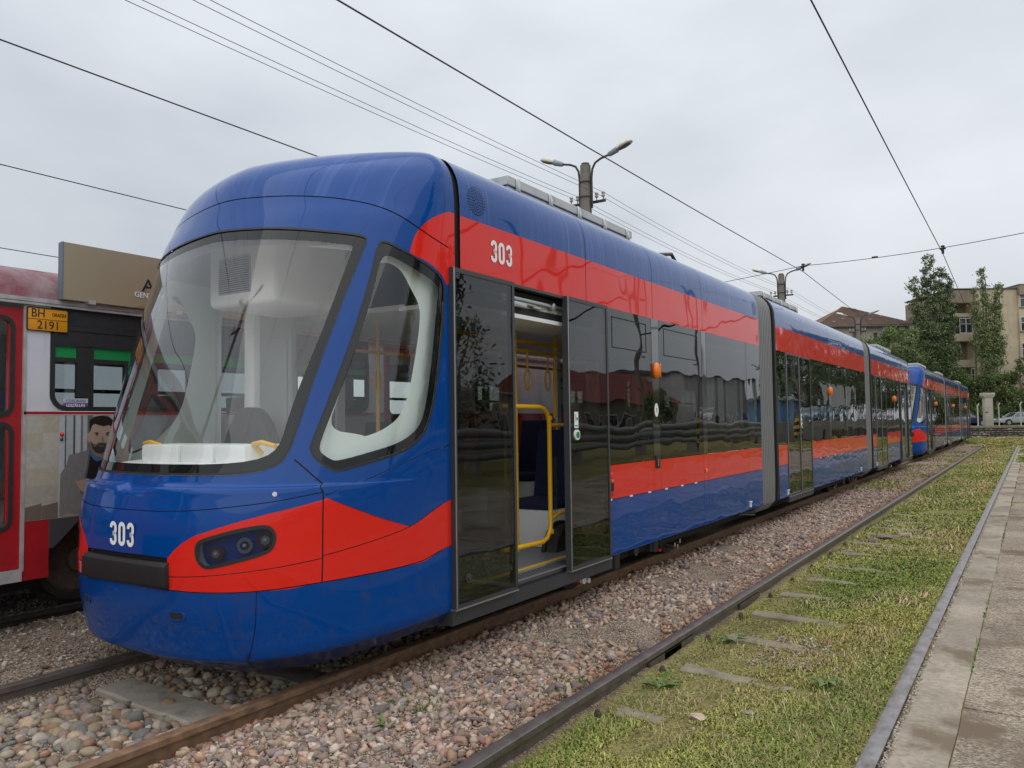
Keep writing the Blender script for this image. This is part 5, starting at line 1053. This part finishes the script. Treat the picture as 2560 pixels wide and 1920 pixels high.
# cars
m_tyre = mat('tyre', (.015, .015, .016), .8); m_rim = mat('alloy_rim', (.45, .46, .48), .35, metal=.7); m_cglass = mat('car_glass', (.03, .04, .045), .05, coat=1); m_tail = mat('tail_lamp', (.4, .01, .01), .25, coat=1); m_head = mat('head_lamp', (.6, .62, .65), .1, coat=1)
def car(loc, rz, col, label, wagon=False, L_=4.45, group=None):
    """nose towards -x"""
    R = empty('parked_car', loc, rz, label, 'car', group); mp_ = mat('car_paint', col, .35, metal=.3, coat=1); W_ = .86
    lo = [(-2.2, .32), (-2.22, .5), (-2.16, .68), (-1.2, .86), (-.95, .90)]; hi = [(-.25, 1.36), (.25, 1.42), (.85, 1.40)]
    tail = [(1.45, 1.02), (2.05, .98), (2.2, .85), (2.22, .5), (2.15, .3)] if not wagon else [(1.9, 1.32), (2.1, .95), (2.18, .8), (2.2, .5), (2.15, .3)]
    lower = lo+[(1.5, .95)]+tail[1:] if not wagon else lo+[(1.75, .95), (2.1, .93)]+tail[2:]
    def ins(y0): return [(x, y0*(1-.05*(abs(x) > 1.9)), z) for x, z in lower]
    rings = []
    for y, s in ((-W_, .0), (-W_*.99, .04), (W_*.99, .04), (W_, .0)): rings.append([(x*(1 if abs(y) < W_ else .995), y*(.93 if abs(x) > 2.0 else 1), z+(0 if abs(y) < W_ else (-.03 if z > .6 else .02))) for x, z in lower])
    B = MB().loft(rings).build('body', mp_, R, bevel=.03, seg=2, angle=35)
    top = [(-.98, .89)]+hi+([(1.5, .97)] if not wagon else [(1.88, 1.32), (2.08, .94)])
    MB().loft([[(x, s*W_*(.93 if z < 1 else .72), z) for x, z in top] for s in (-1, 1)]).build('cabin_glass', m_cglass, R, bevel=.02)
    mb = MB()
    rf = [(-.26, 1.375), (.25, 1.435), (.85, 1.415)]+([] if not wagon else [(1.86, 1.33)]); mb.loft([[(x, y, z) for x, z in rf]+[(x, y, z-.05) for x, z in rf[::-1]] for y in (-.64, .64)])
    mb.build('car_roof', mp_, R, bevel=.02)
    for s in (-1, 1):
        q = lambda x, z: (x, s*(W_*.955 if z < 1 else .655), z)
        for (a, b) in (((-1.0, .9), (-.27, 1.38)), ((.32, .93), (.30, 1.40)), ((1.45, .95), (.87, 1.40))) if not wagon else (((-1.0, .9), (-.27, 1.38)), ((.3, .93), (.30, 1.40)), ((1.15, .95), (1.15, 1.38)), ((2.08, .94), (1.87, 1.33))): MB().tube([q(*a), q(*b)], .03, 6).build('car_pillar', mp_, R)
        for x in (-1.35, 1.32):
            w = MB().cyl((x, s*.76, .31), (0, 1, 0), .31, .2, 24).build('wheel', m_tyre, R, True); MB().cyl((x, s*.865, .31), (0, 1, 0), .2, .02, 16).build('rim', m_rim, w, True); MB().cyl((x, s*.80, .33), (0, 1, 0), .37, .11, 24).build('wheel_arch', mt_black, w, True)
        MB().box(-2.23, -2.02, s*.5-.2, s*.5+.2, .6, .74).build('headlight', m_head, R, bevel=.02); MB().box(2.02, 2.235, s*.58-.2, s*.58+.2, .68, .86).build('tail_light', m_tail, R, bevel=.02)
        MB().box(-.92, -.78, s*.95-.08, s*.95+.08, .92, 1.03).build('mirror', mp_, R, bevel=.02); MB().box(-.1, .06, s*(W_+.003), s*(W_+.015), .80, .825).box(.95, 1.1, s*(W_+.003), s*(W_+.015), .80, .825).build('door_handle', mp_, R)
    return R
car((-1.45, 101.6, .43), ANG, (.42, .44, .47), 'silver saloon car parked behind the stone wall at the right edge')
car((-6.05, 98.6, .43), ANG+pi, (.012, .018, .075), 'dark blue estate car parked beside the concrete pillar', True)
# apartment block
m_bld = mat('ochre_render', (.54, .455, .32), .95, var=.15, vs=.5, dirt=(.30, .25, .18, .6), ds=.35, dthr=.5, dmap=(2, 2, .5)); m_bldd = mat('brown_render', (.27, .215, .165), .95, var=.2, vs=.8); m_wfr = mat('white_window_frame', (.62, .62, .6), .6); m_wpane = mat('room_glass', (.035, .045, .05), .05, coat=1, var=.3, vs=.3); m_cap = mat('roof_edge_grey', (.12, .12, .13), .8)
B0 = Vector((-7.0, 111.6, 0)); BL = empty('apartment_block', B0, ANG, 'ochre rendered apartment block with loggias behind the poplars', 'building')
def bwall(x0, x1, y0, z0, z1, name='facade', mt=m_bld, d=.3): return MB().box(x0, x1, y0, y0+d, z0, z1).build(name, mt, BL)
floors = [1.4, 4.65, 7.8, 11.0, 13.95]
# recessed loggia bay (0..1.6), plain bay (1.6..6.9), brown window bay (6.9..12)
MB().box(-1.2, 14, 1.8, 11, 0, 16.6).build('block_core', m_bldd, BL)
for i, z in enumerate(floors):
    zt = (floors[i+1] if i < 4 else 16.9)
    MB().box(-1.2, 1.6, -.12, 1.8, z-.35, z+.55 if i < 4 else z+.1).build('loggia_parapet', m_bld, BL); MB().box(-1.2, 1.55, 1.70, 1.79, z+.2, zt-.4).build('loggia_back_wall', m_bldd, BL)
    dr = MB().box(.15, .75, 1.62, 1.70, z+.25, zt-1.1).build('loggia_door', m_wpane, BL); MB().box(.08, .15, 1.6, 1.7, z+.25, zt-1.05).box(.75, .82, 1.6, 1.7, z+.25, zt-1.05).build('door_frame', m_bldd, dr)
    if i in (1, 3):
        for (a, b) in ((-.1, 1.45),) if i == 3 else ((1.1, 1.5),):
            f = MB().box(a, b, -.06, 0, z+.55, zt-.45).build('window_frame', m_wfr, BL)
            n = 2 if i == 3 else 1
            for k in range(n):
                for (r0, r1) in ((.08, .60), (.64, .94)):
                    h = zt-.45-z-.55; MB().box(a+.07+(b-a)/n*k, a+(b-a)/n*(k+1)-.07, -.075, -.06, z+.55+h*r0, z+.55+h*r1).build('pane', m_wpane, f)
MB().box(-1.2, 1.6, -.12, 2, 15.35, 16.9).build('loggia_top', m_bldd, BL)
bwall(1.6, 7.05, 0, 0, 17.0, d=1.8); MB().box(-1.3, 7.05, -.2, 11, 17.0, 17.12).build('roof_edge', m_cap, BL)
MB().box(7.05, 14.3, -.6, 11, 16.2, 17.4).build('parapet', m_bldd, BL); MB().box(7.0, 14.3, -.65, 11, 17.4, 17.5).build('roof_edge', m_cap, BL)
bwall(7.05, 14, -.25, 0, 16.2, mt=m_bld, d=2)
for i, z in enumerate(floors):
    for a in (7.2, 10.0):
        f = MB().box(a, a+1.7, -.34, -.25, z+.75, z+2.5).build('window_frame', m_wfr, BL)
        for k in (0, 1):
            for r0, r1 in ((.06, 1.05), (1.13, 1.69)): MB().box(a+.07+.84*k, a+.80+.84*k, -.355, -.34, z+.75+r0, z+.75+r1).build('pane', m_wpane, f)
        MB().box(a-.1, a+1.8, -.42, -.25, z+.66, z+.74).build('window_sill', m_cap, f)
    if i in (2, 4): 
        f = MB().box(4.2, 5.0, -.08, 0, z+.8, z+1.9).build('window_frame', m_wfr, BL); MB().box(4.27, 4.93, -.095, -.08, z+.87, z+1.83).build('pane', m_wpane, f)
MB().tube([(1.75, -.05, 0), (1.75, -.05, 17)], .06, 6).build('rain_pipe', m_bldd, BL)
# brown hip-roofed house
H0 = Vector((-20.2, 105.6, 0)); HO = empty('hip_roof_house', H0, ANG, 'grey house with a brown tiled hip roof behind the lamp post', 'building')
m_tile = mat('brown_roof_tile', (.135, .08, .06), .85, var=.25, vs=2.5); m_hwall = mat('grey_brown_render', (.38, .345, .29), .95, var=.1, vs=1)
MB().box(0, 9.2, 0, 9, 0, 12.95).build('house_wall', m_hwall, HO)
ap = [(2.6, 4.2, 15.9), (4.6, 4.6, 15.6)]; ev = [(-2.8, -.6, 12.9), (9.9, -.6, 13.05), (9.9, 9.6, 13.05), (-2.8, 9.6, 12.9)]
m_tile2 = m_tile
MB().add(ev+ap, [(0, 1, 5, 4), (1, 2, 5), (2, 3, 4, 5), (3, 0, 4), (0, 3, 2, 1)]).build('hip_roof', m_tile, HO)
RO = MB().box(-2.85, 9.95, -.72, -.6, 12.78, 12.98).build('gutter', m_cap, HO)
# courses of tiles: stepped rows on the visible slope
mb = MB(); n = 22
for i in range(n):
    t0, t1 = i/n, (i+1)/n; P = lambda e, t: Vector(ev[e]).lerp(Vector(ap[0] if e == 0 else ap[1]), t); a, b, c, d = P(0, t0), P(1, t0), P(1, t1), P(0, t1); u = Vector((0, -.03, .05)); mb.add([a+u, b+u, c+u*.2, d+u*.2, a, b], [(0, 1, 2, 3), (4, 5, 1, 0)])
tag(mb.build('roof_tiles', m_tile, HO), kind='stuff')
MB().tube([ev[0], ap[0]], .12, 6).tube([ap[0], ap[1]], .1, 6).build('ridge_tiles', mat('ochre_ridge', (.22, .12, .06), .8), HO)
for x, z in ((4.6, 11.6), (6.0, 11.6), (2.0, 11.6)):
    f = MB().box(x, x+.55 if x < 5 else x+1.1, -.06, 0, z-.9, z+.5).build('window_frame', m_bldd, HO); MB().box(x+.08, (x+.47 if x < 5 else x+1.02), -.075, -.06, z-.82, z+.42).build('pane', m_wpane, f)
for (x, t) in ((.2, .35), (3.6, .3), (5.2, .45), (-1.2, .2)): p = Vector(ev[0]).lerp(Vector(ap[0]), t); MB().box(x+1.0, x+1.25, p.y-.1, p.y+.1, p.z+.02, p.z+.12).build('roof_vent', m_fpost, HO)
MB().cyl((8.0, -.5, 12.3), (.3, -1, .25), .34, .05, 18).build('satellite_dish', m_fpost, HO)

# ------------------------------------------------------------------ trees
m_bark = mat('tree_bark', (.16, .13, .10), .9, var=.35, vs=5); m_leaf = mat('leaves', (.06, .09, .02), .6, attr='tint', spec=.3)
def leaves(C, R_, n, size, pal, name, parent, wind=(0, 0, 0)):
    """leaf-sized faces in clumps: C (k,3) clump centres, R_ clump radii"""
    C = np.asarray(C, float); R_ = np.asarray(R_, float); k = rng.choice(len(C), n, p=R_**1.6/np.sum(R_**1.6)); P = C[k]+rng.normal(0, .46, (n, 3))*R_[k][:, None]*np.array([1, 1, .85])
    a = rng.normal(size=(n, 3))+np.array(wind); a /= np.linalg.norm(a, axis=1, keepdims=True); b = np.cross(a, rng.normal(size=(n, 3))); b /= np.linalg.norm(b, axis=1, keepdims=True)
    s = size*rng.uniform(.6, 1.3, (n, 1)); l = a*s; w = b*s*.42
    V = np.stack([P-l*.5, P+w*.5, P+l*.5, P-w*.5], 1).reshape(-1, 3); F = np.arange(4*n).reshape(n, 4)
    c = pal[rng.integers(0, len(pal), len(C))][k]*rng.uniform(.7, 1.3, (n, 1)); return np_mesh(name, V, F, m_leaf, parent, np.repeat(c, 4, 0))
DARKG = np.array([(.10, .14, .06), (.125, .17, .07), (.07, .105, .045), (.15, .185, .085)]); MIDG = np.array([(.12, .17, .05), (.14, .195, .06), (.09, .14, .045), (.16, .20, .08)]); PALEG = np.array([(.17, .21, .085), (.14, .19, .075), (.20, .23, .10)]); BUSHG = np.array([(.07, .10, .03), (.085, .125, .035), (.11, .15, .045), (.055, .08, .025)])
def limbs(base, tips, r0, name, parent):
    for i, t in enumerate(tips):
        b = Vector(base[i] if isinstance(base, list) else base); t = Vector(t); mid = b.lerp(t, .5)+Vector((random.uniform(-.2, .2), random.uniform(-.2, .2), .3)); MB().tube([b, mid, t], [r0, r0*.65, r0*.2], 6).build(name, m_bark, parent, True)
def poplar(loc, spires, label, pal, n, size, low=.0, gap=1.0):
    """several leafy spires swept to one side by wind; spires: (x, z0, z1, width, lean)"""
    R = empty('poplar_tree', loc, ANG, label, 'tree', 'poplars behind the stone wall'); zt = max(s[2] for s in spires)
    MB().tube([(0, 0, -.5), (.1, 0, zt*.3), (-.05, .1, zt*.6), (0, 0, zt*.92)], [.32, .25, .15, .04], 9).build('trunk', m_bark, R, True)
    C, Q, tips = [], [], []
    for (x, z0, z1, w, lean) in spires:
        tips.append((x+lean, 0, z1-.5)); m_ = int((z1-z0)*3.2*gap)
        for i in range(m_):
            t = i/m_; z = z0+(z1-z0)*t; ww = w*(1-.68*t**1.7)*(.55+.45*min(1, t*5)); a = random.uniform(0, 6.28); rr = ww*sqrt(random.random())
            C.append((x+lean*t+rr*cos(a), rr*sin(a), z+random.uniform(-.3, .3))); Q.append(random.uniform(.35, .75)*(1-.35*t))
    limbs([(0, 0, s[1]*.6+.5) for s in spires], tips, .12, 'limb', R)
    leaves(C, Q, n, size, pal, 'crown', R, (-.7, 0, .9)); return R
def bushy(loc, w, h, label, pal, n, size, name='leafy_tree', d=None, z0=.2, trunk=True, group=None, cat='tree'):
    R = empty(name, loc, ANG, label, cat, group); d = d or w; C, Q = [], []
    for i in range(int(18+w*h*1.1)):
        a = random.uniform(0, 6.28); v = random.uniform(0, 1); rr = sqrt(random.uniform(.15, 1))*(sin(pi*(.12+.80*v))**.6); C.append((cos(a)*rr*w/2, sin(a)*rr*d/2, h*(z0+(1-z0)*v*.93))); Q.append(random.uniform(.4, .85))
    tips = [(c[0]*.7, c[1]*.7, c[2]) for c in random.sample(C, 6)]
    MB().tube([(0, 0, -.4), (.05, 0, h*.25), (0, .05, h*.5)], [.2+h*.01, .15, .08], 8).build('trunk', m_bark, R, True)
    limbs((0, 0, h*.28), tips, .08, 'limb', R); leaves(C, Q, n, size, pal, 'crown', R); return R
poplar((-9.2, 106.4, .2), [(.1, 5.6, 20.6, 1.4, -.6), (-1.5, 6, 17.8, 1.25, -1.0), (-.6, 5, 18.8, 1.2, -.5), (1.3, 5, 17.6, 1.35, .5), (.7, 6, 19.0, 1.2, .3), (-1.2, 4, 14.2, 1.2, -.9), (1.4, 2.4, 13, 1.2, .3), (-.4, 1.8, 11.0, 1.6, 0), (1.2, 2.4, 9, 1.3, .3)], 'tall dark poplar with a ragged top, left of the apartment block', DARKG, 38000, .27, gap=1.5)
poplar((-4.1, 109.8, .2), [(.0, 7.3, 19.0, .85, -.4), (.9, 7.6, 17.2, .85, .6), (-.8, 7.6, 16.4, .75, -.7), (.6, 7, 15.6, 1.0, .7), (-.5, 6.5, 13.8, .95, -.6), (.4, 6, 12, 1.1, .5), (0, 1, 7.0, 1.4, 0)], 'slender paler poplar with a gappy crown in front of the apartment block', PALEG, 15000, .27, gap=1.5)
bushy((-12.9, 102.0, .2), 7.0, 12.3, 'broad light-leaved tree rising behind the rear of the trams', MIDG, 17000, .30)
bushy((-16.9, 100.4, .2), 4.5, 11.0, 'yellow-green tree at the left end of the row, right of the farthest lamp post', np.array([(.15, .18, .035), (.12, .16, .03)]), 4200, .36)
bushy((-21.5, 103, .2), 7, 8.0, 'low tree hidden behind the tram roof on the left', MIDG, 2500, .45)
for x, y, w, h, l, p in ((-6.7, 107.0, 4.6, 6.9, 'dense dark bush below the tall poplar, left of the pillar', BUSHG), (-3.7, 108.4, 4.2, 6.2, 'dark bush directly behind the concrete pillar', BUSHG), (-.5, 110.7, 5.2, 8.8, 'tall bush at the right edge above the silver car', MIDG*.75), (-9.8, 105.8, 4.4, 6.6, 'dark bush behind the end of the second tram', BUSHG), (-2.0, 107.0, 4.2, 4.5, 'low shaggy bush above the silver car bonnet', BUSHG), (-5.4, 108.9, 4.0, 6.2, 'leafy bush around the foot of the paler poplar', MIDG*.8), (3.4, 112.0, 6.5, 8.2, 'bush just outside the right edge', BUSHG)):
    bushy((x, y, .2), w, h, l, p, int(2200+w*h*190), .29, 'bush', w*.7, .04, cat='bush', group='bushes behind the car park')

# ------------------------------------------------------------------ what stands to the right of the camera (seen mirrored in the tram windows)
m_pipe = mat('lagged_pipe', (.30, .30, .30), .55, metal=.3, var=.2, vs=3)
HP = empty('heating_pipes', (0, 0, 0), 0, 'three lagged heating pipes on low concrete supports beside the yard', 'pipeline')
for z in (.55, .88, 1.21): MB().tube([(7.5, y, z) for y in range(-6, 51, 4)], .13, 10).build('pipe', m_pipe, HP, True)
for y in range(-5, 50, 6): MB().box(7.25, 7.75, y-.12, y+.12, -.2, .42).build('pipe_support', m_cpil, HP)
m_wallp = mat('pale_render', (.52, .52, .50), .9, var=.1, vs=1); m_redroof = mat('red_roof_tile', (.20, .045, .03), .85, var=.25, vs=3)
def house(x, y, w, d, h, rh, label, wall, roof):
    R = empty('house', (x, y, 0), 0, label, 'building'); MB().box(0, w, 0, d, -.2, h).build('house_wall', wall, R)
    MB().add([(-.4, -.4, h), (w+.4, -.4, h), (w+.4, d+.4, h), (-.4, d+.4, h), (w/2, -.4, h+rh), (w/2, d+.4, h+rh)], [(0, 3, 5, 4), (1, 4, 5, 2), (0, 4, 1), (3, 2, 5), (0, 1, 2, 3)]).build('house_roof', roof, R)
    for k in range(int(d//2.4)): f = MB().box(-.03, 0, 1+k*2.4, 2.0+k*2.4, 1.0, 2.2).build('window_frame', m_wfr, R); MB().box(-.045, -.03, 1.08+k*2.4, 1.92+k*2.4, 1.08, 2.12).build('pane', m_wpane, f)
    return R
house(24, 56, 9, 22, 3.2, 2.8, 'low house with a red tiled roof beyond the heating pipes', m_bldd, m_redroof); house(25, 82, 10, 24, 6.5, .5, 'white flat-topped workshop beyond the heating pipes', m_wallp, m_cap); house(10.5, 67, 3, 3.4, 3.0, .5, 'small blue hut beside the retaining wall', mat('blue_hut_paint', (.05, .16, .32), .7), m_cap)
house(17, 26, 8, 10, 3.0, .6, 'low grey shed beyond the heating pipes', m_hwall, m_cap)
bushy((11, 19, 0), 5, 7.5, 'leafy tree beyond the heating pipes opposite the front door', DARKG, 5000, .3); bushy((12.5, 24.5, 0), 3.6, 6.2, 'small tree beside the low grey shed', DARKG, 2200, .25); bushy((15, 50, 0), 3, 3.2, 'round small tree in front of the red-roofed house', MIDG, 2200, .28)
poplar((9.5, 9.5, 0), [(0, 2, 13, 1.3, -.3), (1.0, 3, 11, 1.0, .5), (-1, 2.5, 10, 1.0, -.6)], 'ragged poplar beyond the heating pipes, opposite the cab', DARKG, 5000, .3)
for i, (x, y, w, h) in enumerate(((16, 93, 8, 12), (16, 101, 8, 14), (15, 110, 9, 15), (14, 119, 9, 14), (21, 112, 9, 15), (13, 128, 9, 14), (14, 138, 9, 15), (13, 149, 10, 15))): bushy((x, y, 0), w, h, ('tall dense tree', 'second tall dense tree', 'third tall dense tree', 'fourth tall dense tree', 'fifth tall dense tree', 'sixth tall dense tree', 'seventh tall dense tree', 'last tall dense tree')[i]+' on the bank right of the pavement', DARKG, 4500, .5)
RW = empty('retaining_wall', (8.5, 52, 0), 0, 'rough stone retaining wall right of the pavement', 'wall'); MB().box(0, .6, 0, 88, -.2, 1.2).build('wall_body', mat('rough_wall', (.21, .185, .155), .95, var=.5, vs=4, bump=.008, bs=8), RW)
MB().box(.61, 30, .0, 88, -.2, 1.1).build('bank', m_terrain, RW)
car((10.5, 76, 1.1), pi/2, (.16, .24, .32), 'light blue estate car on the bank right of the pavement', True); car((10.6, 84, 1.1), pi/2, (.2, .28, .36), 'second light blue car on the bank, further along', True); car((10.5, 108, 1.1), pi/2, (.6, .6, .6), 'white car on the bank right of the pavement', True); car((10.5, 116, 1.1), pi/2, (.6, .6, .6), 'second white car on the bank, farthest along'); car((15, 50, 0), pi/2, (.5, .5, .52), 'pale car parked beyond the heating pipes'); car((16, 61, 0), pi/2, (.05, .06, .07), 'dark car parked beyond the heating pipes', True); car((19, 72, 1.1), pi/2, (.55, .55, .57), 'pale car parked under the trees of the bank')
BO = empty('hoarding', (12.2, 88, 1.2), 0, 'grey sheet hoarding standing on the bank', 'hoarding')
for k in range(6): MB().box(0, .05, k*2.52, k*2.52+2.5, 1.6, 4.0).build('sheet', m_wallp, BO)
for k in range(7): MB().tube([(.08, k*2.52, 0), (.08, k*2.52, 4.0)], .05, 6).build('hoarding_post', m_arm, BO)
def yard_pole(x, y, label, stripe=True, h=8.5):
    R = empty('overhead_line_pole', (x, y, 0), 0, label, 'pole', 'overhead line poles right of the pavement'); MB().tube([(0, 0, -.2), (0, 0, h)], [.13, .09], 12).build('post', m_pole, R, True)
    if stripe:
        for k in range(6): MB().cyl((0, 0, .35+k*.2), (0, 0, 1), .135, .2, 14).build('warning_band', mt_yelline if k % 2 else mt_black, R)
    MB().tube([(0, 0, 5.6), (-3.2, 0, 6.0)], .04, 6).build('bracket_arm', m_arm, R); return R
yard_pole(6.9, 14.8, 'striped pole holding the cross wire'); yard_pole(6.6, 20.2, 'striped pole opposite the front door of the tram'); yard_pole(6.3, 34.5, 'striped pole halfway along the heating pipes'); yard_pole(9.5, 27.5, 'plain pole beyond the heating pipes', False); yard_pole(9.5, 35, 'second plain pole beyond the heating pipes', False); yard_pole(6.3, 53, 'far striped pole beside the retaining wall')
tag(MB().box(3.62, 60, -6, 51.9, -.2, -.02).build('right_verge', m_soil), 'grassy verge right of the pavement', kind='structure')
